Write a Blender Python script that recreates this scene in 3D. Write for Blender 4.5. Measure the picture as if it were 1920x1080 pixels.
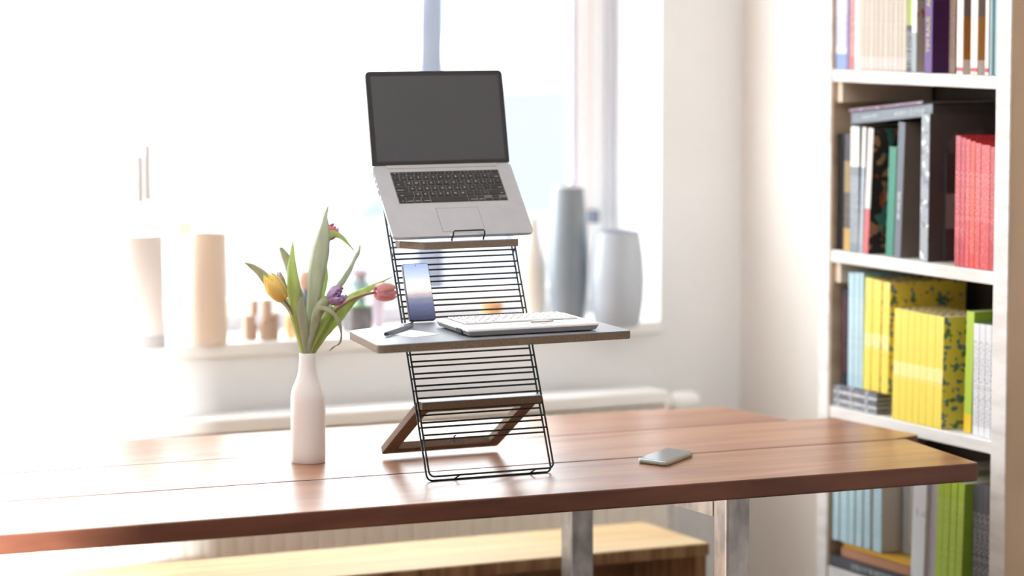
import bpy, bmesh, math, random
from mathutils import Vector, Matrix
random.seed(7)
for o in list(bpy.data.objects): bpy.data.objects.remove(o)
S = bpy.context.scene
C = S.collection

# ---------------------------------------------------------------- camera
F = 5800.0; YAW = math.radians(26.3); PIT = math.atan(550 / F); EYE = 1.67
FW = Vector((math.sin(YAW)*math.cos(PIT), math.cos(YAW)*math.cos(PIT), -math.sin(PIT)))
RT = Vector((math.cos(YAW), -math.sin(YAW), 0)); UP = RT.cross(FW); CAM = Vector((0, 0, EYE))
cam = bpy.data.cameras.new('camera'); co = bpy.data.objects.new('camera', cam); C.objects.link(co)
co.location = CAM
co.rotation_euler = (math.pi/2 - PIT, 0, -YAW)
cam.sensor_width = 36; cam.lens = 36*F/1920; cam.clip_start = .05; cam.clip_end = 300
cam.dof.use_dof = True; cam.dof.focus_distance = 5.9; cam.dof.aperture_fstop = 1.9
S.camera = co
# ---------------------------------------------------------------- colour management
S.view_settings.view_transform = 'Standard'; S.view_settings.look = 'None'
S.view_settings.gamma = 1; S.view_settings.exposure = 0.04; S.view_settings.use_curve_mapping = False
S.cycles.max_bounces = 8; S.cycles.diffuse_bounces = 5; S.cycles.transmission_bounces = 6
S.cycles.transparent_max_bounces = 8; S.cycles.caustics_reflective = False; S.cycles.caustics_refractive = False
S.cycles.sample_clamp_indirect = 6
# ---------------------------------------------------------------- world: bright overcast sky
w = bpy.data.worlds.new('sky'); S.world = w; w.use_nodes = True
wn = w.node_tree; bg = wn.nodes['Background']; bg.inputs[1].default_value = 7.0
bg.inputs[0].default_value = (0.93, 0.965, 1.0, 1)
# the sky is brighter on the street side (y+) than behind the house
wt = wn.nodes.new('ShaderNodeTexCoord'); wsx = wn.nodes.new('ShaderNodeSeparateXYZ'); wn.links.new(wt.outputs['Generated'], wsx.inputs[0])
wr = wn.nodes.new('ShaderNodeMapRange'); wr.inputs[1].default_value = -.3; wr.inputs[2].default_value = .5; wr.inputs[3].default_value = 1.6; wr.inputs[4].default_value = 9
wn.links.new(wsx.outputs[1], wr.inputs[0]); wn.links.new(wr.outputs[0], bg.inputs[1])
def area(name, loc, target, sx, sy, power, col=(1, 1, 1), portal=False):
    l = bpy.data.lights.new(name, 'AREA'); l.shape = 'RECTANGLE'; l.size = sx; l.size_y = sy
    l.energy = power; l.color = col
    if portal: l.cycles.is_portal = True
    o = bpy.data.objects.new(name, l); C.objects.link(o); o.location = loc
    o.rotation_euler = (Vector(target) - Vector(loc)).to_track_quat('-Z', 'Y').to_euler()
    return o
area('window_portal', (2.45, 7.16, 1.75), (2.45, 0, 1.75), 2.7, 1.9, 1, portal=True)
area('side_fill_opening_portal', (-3.98, 3.2, 1.6), (5, 3.2, 1.6), 3.0, 1.8, 1, portal=True)  # samples daylight from a fill opening added in the left wall
area('added_front_opening_portal', (-2.5, -1.58, 1.48), (-2.5, 5, 1.48), 2.6, 1.5, 1, portal=True)  # samples daylight from the opening made up behind the camera
area('overhead_fill', (1.9, 4.7, 2.8), (2.0, 4.9, .7), 2.4, 1.4, 34, (1, .985, .97))  # soft fill added overhead, no lamp hangs there
# low sunlight added through an opening behind the camera to whiten the left end
sl = bpy.data.lights.new('added_sun', 'SUN'); sl.energy = 95; sl.angle = math.radians(6.5); sl.color = (1, 1, 1)
so_ = bpy.data.objects.new('added_sun', sl); C.objects.link(so_); so_.rotation_euler = Vector((.36, .90, -.15)).to_track_quat('-Z', 'Y').to_euler()

# ---------------------------------------------------------------- helpers
def lin(c):
    r = []
    for v in c[:3]:
        v /= 255.0
        r.append(v/12.92 if v <= .04045 else ((v+.055)/1.055)**2.4)
    return (*r, 1)
MC = {}
def mat(name, col, rough=.5, metal=0, spec=.5, var=None, scale=(8, 8, 8), detail=4, bump=0, trans=0, coat=0, bscale=None, thr=None):
    """principled material; var = second colour mixed in by noise stretched by scale"""
    if name in MC: return MC[name]
    m = bpy.data.materials.new(name); m.use_nodes = True; n = m.node_tree; b = n.nodes['Principled BSDF']
    b.inputs['Base Color'].default_value = lin(col); b.inputs['Roughness'].default_value = rough
    b.inputs['Metallic'].default_value = metal; b.inputs['Specular IOR Level'].default_value = spec
    b.inputs['Coat Weight'].default_value = coat
    tc = n.nodes.new('ShaderNodeTexCoord')
    if var:
        mp = n.nodes.new('ShaderNodeMapping'); mp.inputs['Scale'].default_value = scale
        n.links.new(tc.outputs['Object'], mp.inputs[0])
        nz = n.nodes.new('ShaderNodeTexNoise'); nz.inputs['Scale'].default_value = 1; nz.inputs['Detail'].default_value = detail
        n.links.new(mp.outputs[0], nz.inputs[0])
        cr = n.nodes.new('ShaderNodeValToRGB')
        lo, hi = thr or (.35, .65)
        cr.color_ramp.elements[0].position = lo; cr.color_ramp.elements[1].position = hi
        cr.color_ramp.elements[0].color = lin(col); cr.color_ramp.elements[1].color = lin(var)
        n.links.new(nz.outputs[0], cr.inputs[0]); n.links.new(cr.outputs[0], b.inputs['Base Color'])
    if bump:
        mp2 = n.nodes.new('ShaderNodeMapping'); mp2.inputs['Scale'].default_value = bscale or scale
        n.links.new(tc.outputs['Object'], mp2.inputs[0])
        nz2 = n.nodes.new('ShaderNodeTexNoise'); nz2.inputs['Scale'].default_value = 1; nz2.inputs['Detail'].default_value = 5
        n.links.new(mp2.outputs[0], nz2.inputs[0])
        bp = n.nodes.new('ShaderNodeBump'); bp.inputs['Strength'].default_value = bump; bp.inputs['Distance'].default_value = .01
        n.links.new(nz2.outputs[0], bp.inputs['Height']); n.links.new(bp.outputs[0], b.inputs['Normal'])
    if trans:
        t = n.nodes.new('ShaderNodeBsdfTranslucent'); mx = n.nodes.new('ShaderNodeMixShader'); mx.inputs[0].default_value = trans
        if var: n.links.new(cr.outputs[0], t.inputs[0])
        else: t.inputs[0].default_value = lin(col)
        out = n.nodes['Material Output']
        n.links.new(b.outputs[0], mx.inputs[1]); n.links.new(t.outputs[0], mx.inputs[2]); n.links.new(mx.outputs[0], out.inputs[0])
    MC[name] = m; return m

def glass_mat(name, col, rough=0.0, alpha=.9):
    """thin pane: mostly see-through with a faint gloss"""
    if name in MC: return MC[name]
    m = bpy.data.materials.new(name); m.use_nodes = True; n = m.node_tree; n.nodes.remove(n.nodes['Principled BSDF'])
    t = n.nodes.new('ShaderNodeBsdfTransparent'); t.inputs[0].default_value = lin(col)
    g = n.nodes.new('ShaderNodeBsdfGlossy'); g.inputs['Roughness'].default_value = rough
    mx = n.nodes.new('ShaderNodeMixShader'); mx.inputs[0].default_value = 1 - alpha
    n.links.new(t.outputs[0], mx.inputs[1]); n.links.new(g.outputs[0], mx.inputs[2])
    n.links.new(mx.outputs[0], n.nodes['Material Output'].inputs[0]); MC[name] = m; return m

class MB:
    def __init__(s, fn=None): s.b = bmesh.new(); s.fn = fn; s.sm = False
    def box(s, x0, x1, y0, y1, z0, z1, mi=0):
        v = [s.b.verts.new(p) for p in [(x0, y0, z0), (x1, y0, z0), (x1, y1, z0), (x0, y1, z0), (x0, y0, z1), (x1, y0, z1), (x1, y1, z1), (x0, y1, z1)]]
        for f in [(3, 2, 1, 0), (4, 5, 6, 7), (0, 1, 5, 4), (1, 2, 6, 5), (2, 3, 7, 6), (3, 0, 4, 7)]:
            fc = s.b.faces.new([v[i] for i in f]); fc.material_index = mi
        return s
    def prism(s, poly, z0, z1, mi=0):
        """poly: list of (x,y) counter-clockwise; z0/z1 numbers or callables of (x,y)"""
        g = lambda z, p: z(*p) if callable(z) else z
        a = [s.b.verts.new((p[0], p[1], g(z0, p))) for p in poly]; c = [s.b.verts.new((p[0], p[1], g(z1, p))) for p in poly]
        n = len(poly)
        s.b.faces.new(a[::-1]).material_index = mi; s.b.faces.new(c).material_index = mi
        for i in range(n): s.b.faces.new((a[i], a[(i+1) % n], c[(i+1) % n], c[i])).material_index = mi
        return s
    def loft(s, rings, cap=True, close=False, mi=0, loopv=True):
        vs = [[s.b.verts.new(p) for p in r] for r in rings]; n = len(rings[0]); m = len(rings)
        for i in range(m if close else m-1):
            A, B = vs[i], vs[(i+1) % m]
            for j in range(n if loopv else n-1):
                s.b.faces.new((A[j], A[(j+1) % n], B[(j+1) % n], B[j])).material_index = mi
        if cap and not close and loopv:
            s.b.faces.new(vs[0][::-1]).material_index = mi; s.b.faces.new(vs[-1]).material_index = mi
        return s
    def lathe(s, prof, cx=0, cy=0, seg=32, mi=0, cap=True):
        rings = [[(cx + r*math.cos(2*math.pi*k/seg), cy + r*math.sin(2*math.pi*k/seg), z) for k in range(seg)] for r, z in prof]
        s.sm = True
        return s.loft(rings, cap=cap, mi=mi)
    def tube(s, pts, r, seg=8, close=False, mi=0):
        pts = [Vector(p) for p in pts]; n = len(pts); rings = []
        rr = r if isinstance(r, (list, tuple)) else [r]*n
        nrm = None
        for i in range(n):
            if close: t = (pts[(i+1) % n] - pts[i-1]).normalized()
            else: t = (pts[min(i+1, n-1)] - pts[max(i-1, 0)]).normalized()
            if nrm is None:
                nrm = t.orthogonal().normalized()
            nrm = (nrm - t*nrm.dot(t)).normalized(); bn = t.cross(nrm)
            rings.append([pts[i] + (nrm*math.cos(2*math.pi*k/seg) + bn*math.sin(2*math.pi*k/seg))*rr[i] for k in range(seg)])
        s.sm = True
        return s.loft(rings, close=close, mi=mi)
    def build(s, name, mats, parent=None, bevel=0, bseg=2, smooth=None, root=None, solid=0, subsurf=0, offset=True):
        if s.fn:
            for v in s.b.verts: v.co = Vector(s.fn(*v.co))
        if parent is not None and offset:
            o_ = parent.get('_w'); o_ = Vector(o_) if o_ is not None else Vector((0, 0, 0))
        elif root is not None: o_ = Vector(root)
        else: o_ = Vector((0, 0, 0))
        for v in s.b.verts: v.co -= o_
        bmesh.ops.recalc_face_normals(s.b, faces=s.b.faces)
        me = bpy.data.meshes.new(name); s.b.to_mesh(me); s.b.free()
        for m in (mats if isinstance(mats, (list, tuple)) else [mats]): me.materials.append(m)
        if smooth if smooth is not None else s.sm:
            for p in me.polygons: p.use_smooth = True
        o = bpy.data.objects.new(name, me); C.objects.link(o)
        if parent is not None: o.parent = parent; o['_w'] = tuple(o_)
        elif root is not None: o.location = root; o['_w'] = tuple(root)
        if (smooth if smooth is not None else s.sm) and not subsurf:
            try: me.set_sharp_from_angle(angle=math.radians(38))
            except Exception: pass
        if solid:
            md = o.modifiers.new('solid', 'SOLIDIFY'); md.thickness = solid; md.offset = 0
        if bevel:
            md = o.modifiers.new('bevel', 'BEVEL'); md.width = bevel; md.segments = bseg; md.limit_method = 'ANGLE'; md.angle_limit = math.radians(40)
        if subsurf:
            md = o.modifiers.new('sub', 'SUBSURF'); md.levels = subsurf; md.render_levels = subsurf
        return o
def thing(name, label, cat, loc=(0, 0, 0), group=None):
    o = bpy.data.objects.new(name, None); C.objects.link(o); o.location = loc; o['_w'] = tuple(loc)
    o.empty_display_size = .05
    return tag(o, label, cat, group)
def tag(o, label, cat, group=None, kind=None):
    o['label'] = label; o['category'] = cat
    if group: o['group'] = group
    if kind: o['kind'] = kind
    return o
def struct(o): o['kind'] = 'structure'; return o
def rpoly(pts, rad, seg=4):
    """round the corners of a polygon"""
    out = []; n = len(pts)
    rads = rad if isinstance(rad, (list, tuple)) else [rad]*n
    for i in range(n):
        p = Vector(pts[i]); a = Vector(pts[i-1]); b = Vector(pts[(i+1) % n]); r = rads[i]
        if r <= 0: out.append(tuple(p)); continue
        da = (a-p).normalized(); db = (b-p).normalized()
        p0 = p + da*r; p1 = p + db*r
        for k in range(seg+1):
            t = k/seg; q = p0*(1-t)**2 + p*2*t*(1-t) + p1*t*t; out.append(tuple(q))
    return out
def rrect(x0, x1, y0, y1, r, seg=4): return rpoly([(x0, y0), (x1, y0), (x1, y1), (x0, y1)], r, seg)
def catmull(P, n=6):
    P = [Vector(p) for p in P]; Q = [P[0]*2-P[1]] + P + [P[-1]*2-P[-2]]; out = []
    for i in range(1, len(Q)-2):
        for k in range(n):
            t = k/n; a, b, c, d = Q[i-1], Q[i], Q[i+1], Q[i+2]
            out.append(.5*((2*b) + (c-a)*t + (2*a-5*b+4*c-d)*t*t + (3*b-a-3*c+d)*t**3))
    out.append(P[-1]); return out
def ray(u, v): return FW + RT*((u-960)/F) - UP*((v-540)/F)
def ony(u, v, y): r = ray(u, v); return CAM + r*(y/r.y)
def onx(u, v, x): r = ray(u, v); return CAM + r*(x/r.x)
def onz(u, v, z): r = ray(u, v); return CAM + r*((z-EYE)/r.z)
def text_mesh(body, size, name='text'):
    cu = bpy.data.curves.new(name, 'FONT'); cu.body = body; cu.size = size; cu.align_x = 'CENTER'; cu.align_y = 'CENTER'; cu.resolution_u = 2
    o = bpy.data.objects.new(name, cu); C.objects.link(o)
    dg = bpy.context.evaluated_depsgraph_get(); me = bpy.data.meshes.new_from_object(o.evaluated_get(dg))
    bpy.data.objects.remove(o); bpy.data.curves.remove(cu)
    return me
def stroke_mesh(length, height, name='spine_print', pitch=None):
    """print too blurred to read: a row of short upright strokes"""
    b_ = bmesh.new(); x = -length/2; pitch = pitch or height*.34
    while x < length/2:
        w_ = pitch*random.uniform(.35, .6); y0 = -height/2*random.choice((1, 1, .6)); y1 = height/2*random.choice((1, 1, .55))
        v = [b_.verts.new(p) for p in ((x, y0, 0), (x+w_, y0, 0), (x+w_, y1, 0), (x, y1, 0))]; b_.faces.new(v)
        if random.random() < .5:
            v = [b_.verts.new(p) for p in ((x, y1-height*.16, 0), (x+pitch*1.3, y1-height*.16, 0), (x+pitch*1.3, y1, 0), (x, y1, 0))]; b_.faces.new(v)
        x += pitch*random.choice((1, 1, 1, 1.9))
    me = bpy.data.meshes.new(name); b_.to_mesh(me); b_.free(); return me
def text_obj(body, size, fn, m, name, parent):
    me = text_mesh(body, size, name); o_ = Vector(parent['_w'])
    for v in me.vertices: v.co = Vector(fn(v.co.x, v.co.y)) - o_
    me.materials.clear(); me.materials.append(m)
    o = bpy.data.objects.new(name, me); C.objects.link(o); o.parent = parent; o['_w'] = tuple(o_); return o

# ---------------------------------------------------------------- materials
M_wall = mat('wall_paint', (236, 229, 222), .9, var=(229, 221, 213), scale=(1.2, 1.2, 1.2), spec=.2)
M_wallb = mat('wall_paint_cool', (240, 240, 240), .85, var=(232, 232, 232), scale=(1.5, 1.5, 1.5), spec=.2)
M_white = mat('white_paint', (243, 242, 240), .45, spec=.4)
M_frame = mat('window_frame_paint', (226, 212, 208), .5)
M_floor = mat('floor_boards', (126, 112, 98), .5, var=(104, 90, 78), scale=(2, 16, 2))
M_shelf = mat('whitewashed_wood', (232, 228, 224), .6, var=(205, 199, 193), scale=(30, 5, 30), detail=6, thr=(.45, .75))
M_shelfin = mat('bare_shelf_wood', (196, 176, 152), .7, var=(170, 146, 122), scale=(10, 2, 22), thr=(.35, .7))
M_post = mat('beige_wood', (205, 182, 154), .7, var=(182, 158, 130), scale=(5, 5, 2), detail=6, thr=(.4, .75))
def wood_mat(name, a, b, c, rough, sc, spec=.5, coat=0):
    m = bpy.data.materials.new(name); m.use_nodes = True; n = m.node_tree; bs = n.nodes['Principled BSDF']
    tc = n.nodes.new('ShaderNodeTexCoord'); mp = n.nodes.new('ShaderNodeMapping'); mp.inputs['Scale'].default_value = sc
    n.links.new(tc.outputs['Object'], mp.inputs[0])
    n1 = n.nodes.new('ShaderNodeTexNoise'); n1.inputs['Scale'].default_value = 1; n1.inputs['Detail'].default_value = 7; n1.inputs['Distortion'].default_value = .6
    n.links.new(mp.outputs[0], n1.inputs[0])
    cr = n.nodes.new('ShaderNodeValToRGB'); e = cr.color_ramp.elements
    e[0].position = .3; e[0].color = lin(b); e[1].position = .62; e[1].color = lin(c); x = e.new(.47); x.color = lin(a)
    n.links.new(n1.outputs[0], cr.inputs[0]); n.links.new(cr.outputs[0], bs.inputs['Base Color'])
    mp3 = n.nodes.new('ShaderNodeMapping'); mp3.inputs['Scale'].default_value = (sc[0]*.5, sc[1]*6, sc[2]*6); n.links.new(tc.outputs['Object'], mp3.inputs[0])
    n2 = n.nodes.new('ShaderNodeTexNoise'); n2.inputs['Scale'].default_value = 2; n2.inputs['Detail'].default_value = 5; n.links.new(mp3.outputs[0], n2.inputs[0])
    mr = n.nodes.new('ShaderNodeMapRange'); mr.inputs[3].default_value = rough-.03; mr.inputs[4].default_value = rough+.05
    n.links.new(n2.outputs[0], mr.inputs[0]); n.links.new(mr.outputs[0], bs.inputs['Roughness'])
    bp = n.nodes.new('ShaderNodeBump'); bp.inputs['Strength'].default_value = .03; bp.inputs['Distance'].default_value = .0002
    n.links.new(n2.outputs[0], bp.inputs['Height']); n.links.new(bp.outputs[0], bs.inputs['Normal'])
    bs.inputs['Specular IOR Level'].default_value = spec; bs.inputs['Coat Weight'].default_value = coat; bs.inputs['Coat Roughness'].default_value = .25
    return m
M_tedge_shaded = wood_mat('table_edge_shaded', (92, 52, 36), (72, 38, 26), (108, 66, 46), .35, (2.2, 14, 14))  # same planks as the top, shade of the edges put into the colour
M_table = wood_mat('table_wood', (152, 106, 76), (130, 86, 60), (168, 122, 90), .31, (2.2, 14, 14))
M_bench = wood_mat('bench_wood', (226, 194, 144), (212, 174, 122), (236, 208, 162), .45, (1.5, 20, 20))
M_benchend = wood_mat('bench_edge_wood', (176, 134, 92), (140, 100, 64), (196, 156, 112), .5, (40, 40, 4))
M_galv = mat('galvanised_steel', (150, 152, 156), .38, .85, var=(205, 205, 208), scale=(26, 26, 14), detail=6, bump=.1)
M_wire = mat('dark_wire', (46, 50, 52), .45, .3)
M_board = mat('taupe_composite', (130, 113, 97), .75, var=(114, 98, 83), scale=(300, 300, 300), detail=2, spec=.25)
M_boardtop = mat('grey_linoleum', (142, 146, 156), .42, var=(135, 139, 149), scale=(200, 200, 200), detail=2)
M_alu = mat('aluminium', (190, 192, 196), .45, .35, var=(186, 188, 192), scale=(40, 40, 40))
M_alud = mat('aluminium_edge', (120, 118, 118), .4, .6)
M_bezel = mat('dark_bezel', (44, 43, 44), .4, 0, .4)
M_screen = mat('screen_glass', (80, 81, 84), .25, 0, .3)
M_key = mat('black_key', (38, 37, 37), .5)
M_leg = mat('key_print', (225, 225, 225), .6)
M_wk = mat('white_key', (236, 236, 238), .5)
M_wkb = mat('keyboard_white_top', (240, 240, 242), .35)
M_wkg = mat('keyboard_grey_shell', (140, 140, 141), .4)
M_gap = mat('key_well_black', (30, 30, 32), .6)
M_mark = mat('key_mark_dark', (24, 24, 26), .6)
M_pen = mat('pen_slate', (88, 98, 110), .35)
M_pend = mat('pen_tip_dark', (40, 42, 48), .4)
M_paper = mat('note_paper', (246, 246, 250), .8)
M_ceram = mat('white_ceramic', (242, 242, 243), .12, coat=.5)
M_phone = mat('phone_case_silver', (176, 182, 180), .35, .3)
M_phglass = mat('phone_glass_grey', (70, 72, 76), .12)
M_rad = mat('radiator_enamel', (240, 234, 222), .4)

# ---------------------------------------------------------------- setting
YW = 6.75; XC = 3.984; XJ = 3.75; ZS = .857; ZT = 2.62; XLW = 1.15
b = MB(); b.box(-4.0, 4.3, -1.6, 7.0, -.12, 0); struct(b.build('floor', M_floor))
b = MB(); b.box(-4.0, 4.3, -1.6, 7.0, 2.85, 2.97); struct(b.build('ceiling', M_wallb))
b = MB()
b.box(-4.0, XLW, YW, 7.08, 0, 2.85); b.box(XJ, XC+.3, YW, 7.08, 0, 2.85)
b.box(XLW, XJ, YW, 7.08, 0, ZS-.03); b.box(XLW, XJ, YW, 7.08, ZT, 2.85)
struct(b.build('wall_back', M_wallb))
b = MB(); b.box(XC, XC+.3, -1.6, YW, 0, 2.85); struct(b.build('wall_right', M_wall))
b = MB(); b.box(-1.32, 4.3, -1.72, -1.6, 0, 2.85); b.box(-4.0, -1.32, -1.72, -1.6, 0, .75); b.box(-4.0, -1.32, -1.72, -1.6, 2.2, 2.85); b.box(-4.0, -3.75, -1.72, -1.6, .75, 2.2); struct(b.build('wall_front', M_wall))  # unseen wall, its opening added to let the low sunlight in
b = MB(); b.box(-4.12, -4.0, -1.72, 7.08, 0, .7); b.box(-4.12, -4.0, -1.72, 7.08, 2.5, 2.97); b.box(-4.12, -4.0, -1.72, 1.7, .7, 2.5); b.box(-4.12, -4.0, 4.7, 7.08, .7, 2.5)  # gap added in this out-of-view wall for extra daylight on the room
struct(b.build('wall_left', M_wall))
b = MB(); b.box(XLW, XJ, YW-.012, 7.06, ZS-.03, ZS); struct(b.build('trim_1', M_white, bevel=.003))
# window by the table
wf = MB()
def wbox(x0, x1, y0, y1, z0, z1): wf.box(x0, x1, y0, y1, z0, z1)
wo = struct(bpy.data.objects.new('window_1', None)); C.objects.link(wo)
m_out = mat('outer_frame_grey', (206, 206, 212), .5); m_sash = mat('sash_white', (238, 236, 236), .5)
m_pink = mat('sash_pink_wood', (244, 234, 232), .5); m_lil = mat('sash_lilac_edge', (204, 200, 214), .5)
b = MB(); b.box(3.722, XJ, 6.985, 7.06, ZS, ZT); b.box(XLW, XLW+.03, 6.985, 7.06, ZS, ZT); b.box(XLW, XJ, 6.985, 7.06, ZT-.03, ZT); b.box(XLW, XJ, 7.0, 7.06, ZS, ZS+.035)
b.build('window_frame', m_out, wo)
b = MB(); b.box(3.684, 3.722, 6.995, 7.055, ZS+.035, ZT-.03); b.build('window_sash', m_sash, wo)
b = MB(); b.box(XLW+.09, 3.65, 7.0, 7.05, ZS+.035, ZS+.075); b.box(XLW+.09, 3.65, 7.0, 7.05, ZT-.08, ZT-.03); b.build('window_rail', m_sash, wo)
b = MB(); b.box(3.65, 3.684, 7.0, 7.05, ZS+.035, ZT-.03); b.box(XLW+.03, XLW+.09, 7.0, 7.05, ZS+.035, ZT-.03); 
b.build('window_sash', m_pink, wo)
b = MB(); b.box(3.636, 3.65, 7.01, 7.04, ZS+.075, ZT-.08); b.build('glazing_bead', m_lil, wo)
b = MB(); b.box(XLW+.09, 3.636, 7.022, 7.027, ZS+.075, ZT-.08); b.build('window_pane', glass_mat('window_glass', (250, 252, 252), 0, .96), wo)

# ---------------------------------------------------------------- outside
M_st = mat('pale_pavement', (214, 214, 216), .9, var=(200, 202, 206), scale=(.6, .6, .6))
b = MB(); b.box(-30, 60, 7.3, 70, -.22, -.02); struct(b.build('ground', M_st))
def car(name, label, x, y, heading, L, body, glassc, group=None):
    t = thing(name, label, 'car', (x, y, -.02)); t.rotation_euler.z = heading
    prof = [(0, .35), (.05, .75), (.9, .92), (1.55, 1.42), (3.0, 1.46), (3.75, 1.0), (4.25, .9), (4.35, .4), (4.2, .28), (.15, .28)]
    k = L/4.35; H_ = .82
    b = MB()
    for s0, s1 in ((-H_, H_),):
        A = [(px_*k - L/2, s0, pz) for px_, pz in prof]; B = [(px_*k - L/2, s1, pz) for px_, pz in prof]
        b.loft([A, B])
    b.build('body', body, t, bevel=.06, offset=False)
    for i, (g0, g1) in enumerate((((1.0, .96), (1.6, 1.36)),)):
        b = MB(); A = [(1.12*k-L/2, .98), (1.62*k-L/2, 1.37), (2.2*k-L/2, 1.39), (2.2*k-L/2, .98)]
        b.loft([[(p, -H_-.012, z) for p, z in A], [(p, H_+.012, z) for p, z in A]]); b.build('side_window', glassc, t, offset=False)
        b = MB(); A = [(2.3*k-L/2, .98), (2.3*k-L/2, 1.39), (2.95*k-L/2, 1.38), (3.45*k-L/2, 1.0)]
        b.loft([[(p, -H_-.012, z) for p, z in A], [(p, H_+.012, z) for p, z in A]]); b.build('side_window', glassc, t, offset=False)
    b = MB(); b.loft([[(.98*k-L/2-.02, -.66, .97), (.98*k-L/2-.02, .66, .97)], [(1.5*k-L/2-.02, -.62, 1.39), (1.5*k-L/2-.02, .62, 1.39)]], loopv=False, cap=False); b.build('windscreen', glassc, t, solid=.01, offset=False)
    for wx in (.8, 3.5):
        for sy in (-1, 1):
            b = MB(); b.lathe([(.3, -.1), (.33, -.06), (.33, .06), (.3, .1)], seg=20)
            for v in b.b.verts: v.co = Vector((v.co.x + wx*k - L/2, v.co.z + sy*(H_-.08), v.co.y + .32))
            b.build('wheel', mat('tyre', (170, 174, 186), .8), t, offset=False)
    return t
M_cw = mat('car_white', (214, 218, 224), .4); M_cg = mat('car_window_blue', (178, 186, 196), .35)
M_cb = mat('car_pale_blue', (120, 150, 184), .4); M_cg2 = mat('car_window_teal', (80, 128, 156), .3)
cx0 = ony(1010, 300, 9.9).x
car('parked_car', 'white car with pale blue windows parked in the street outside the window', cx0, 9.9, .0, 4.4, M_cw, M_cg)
b = MB(); p = ony(810, 60, 8.6); b.tube([(p.x, 8.6, -.05), (p.x-.01, 8.6, 1), (p.x+.01, 8.61, 2), (p.x, 8.6, 3.6)], [.05, .042, .04, .036], 10)
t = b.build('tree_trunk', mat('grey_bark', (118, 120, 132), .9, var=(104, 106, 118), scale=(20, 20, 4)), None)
tag(t, 'slim grey tree trunk out in the street above the laptop screen', 'tree')
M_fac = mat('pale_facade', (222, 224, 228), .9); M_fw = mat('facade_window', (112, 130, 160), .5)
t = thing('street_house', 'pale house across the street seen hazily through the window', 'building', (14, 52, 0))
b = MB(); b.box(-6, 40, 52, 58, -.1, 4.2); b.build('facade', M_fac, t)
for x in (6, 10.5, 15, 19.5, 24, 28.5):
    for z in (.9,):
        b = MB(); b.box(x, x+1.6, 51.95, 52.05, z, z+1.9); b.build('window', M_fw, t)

# ---------------------------------------------------------------- radiator, bench
t = thing('radiator', 'long white panel radiator below the window sill', 'radiator', (2.6, 6.66, .15))
b = MB()
X0r, X1r = 1.35, 3.695
n = 58; pts = []
for i in range(n):
    xa = X0r + (X1r-X0r)*i/n; dx = (X1r-X0r)/n
    pts += [(xa, 6.62), (xa+dx*.2, 6.612), (xa+dx*.7, 6.612), (xa+dx*.85, 6.62)]
poly = pts + [(X1r, 6.62), (X1r, 6.635), (X0r, 6.635)]
b.prism(poly, .16, .66); b.build('front_panel', M_rad, t)
b = MB(); b.box(X0r, X1r, 6.605, 6.712, .665, .70); b.build('top_grille', M_white, t, bevel=.006)
b = MB(); b.box(X1r-.012, X1r+.004, 6.607, 6.71, .15, .69); b.build('side_panel', M_rad, t, bevel=.003)
b = MB(); b.box(X0r, X1r, 6.69, 6.705, .16, .66); b.build('rear_panel', M_rad, t)
for x in (2.2, 3.3):
    b = MB(); b.box(x, x+.04, 6.7055, 6.7495, .3, .6); b.build('wall_bracket', M_rad, t)
v = MB(); v.tube([(3.69, 6.66, .66), (3.735, 6.66, .66)], .012, 12); vo = v.build('valve', M_white, t)
v = MB(); v.tube([(3.73, 6.66, .66), (3.74, 6.66, .66), (3.785, 6.66, .66), (3.805, 6.66, .66)], [.016, .026, .028, .02], 16); v.build('thermostat_knob', M_white, vo)
v = MB(); v.tube([(3.745, 6.66, .66), (3.745, 6.665, .6), (3.745, 6.66, .02)], .008, 8); v.build('pipe', M_white, t)

t = thing('bench', 'low light bamboo box bench standing behind the table legs', 'bench', (2.4, 6.08, 0))
b = MB(); b.box(1.3, 3.422, 5.93, 6.24, .422, .45); b.build('bench_top', [M_bench], t, bevel=.002)
b = MB(); b.box(1.3, 3.42, 5.926, 5.9295, .423, .448); b.build('front_edge', M_benchend, t)
for x in (3.39, 1.31, 2.35):
    b = MB(); b.box(x, x+.028, 5.935, 6.235, 0, .4215); b.build('side_panel', M_benchend, t)
b = MB(); b.box(1.34, 3.388, 6.22, 6.234, .0, .4215); b.build('back_panel', mat('bench_inside', (150, 108, 72), .6), t)

# ---------------------------------------------------------------- table
TZ = .75; TH = .037
t = thing('wooden_table', 'long reddish brown plank table on galvanised steel legs', 'table', (2.3, 5.5, 0))
XE = .55
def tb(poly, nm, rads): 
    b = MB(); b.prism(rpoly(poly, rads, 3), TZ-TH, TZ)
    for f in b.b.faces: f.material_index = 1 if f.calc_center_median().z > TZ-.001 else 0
    return b.build(nm, [M_tedge_shaded, M_table], t, bevel=.0035, bseg=3)
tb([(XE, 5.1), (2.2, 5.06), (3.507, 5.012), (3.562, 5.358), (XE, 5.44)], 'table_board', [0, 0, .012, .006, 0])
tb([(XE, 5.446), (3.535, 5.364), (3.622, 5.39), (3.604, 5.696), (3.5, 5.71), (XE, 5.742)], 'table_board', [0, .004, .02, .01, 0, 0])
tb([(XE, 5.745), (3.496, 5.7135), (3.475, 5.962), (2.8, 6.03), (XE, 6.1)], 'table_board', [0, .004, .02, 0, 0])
def leg(x, y, m=M_galv):
    b = MB(); b.prism(rrect(x, x+.052, y, y+.052, .005, 3), .004, TZ-TH); return b.build('leg', m, t)
leg(2.976, 5.09); leg(2.97, 5.724); leg(.75, 5.14); leg(.75, 5.78)
b = MB(); b.box(2.976, 3.026, 5.144, 5.72, TZ-TH-.05, TZ-TH-.001); b.build('crossbar', M_galv, t)
b = MB(); b.box(.752, .80, 5.194, 5.776, TZ-TH-.05, TZ-TH-.001); b.build('crossbar', M_galv, t)
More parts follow.
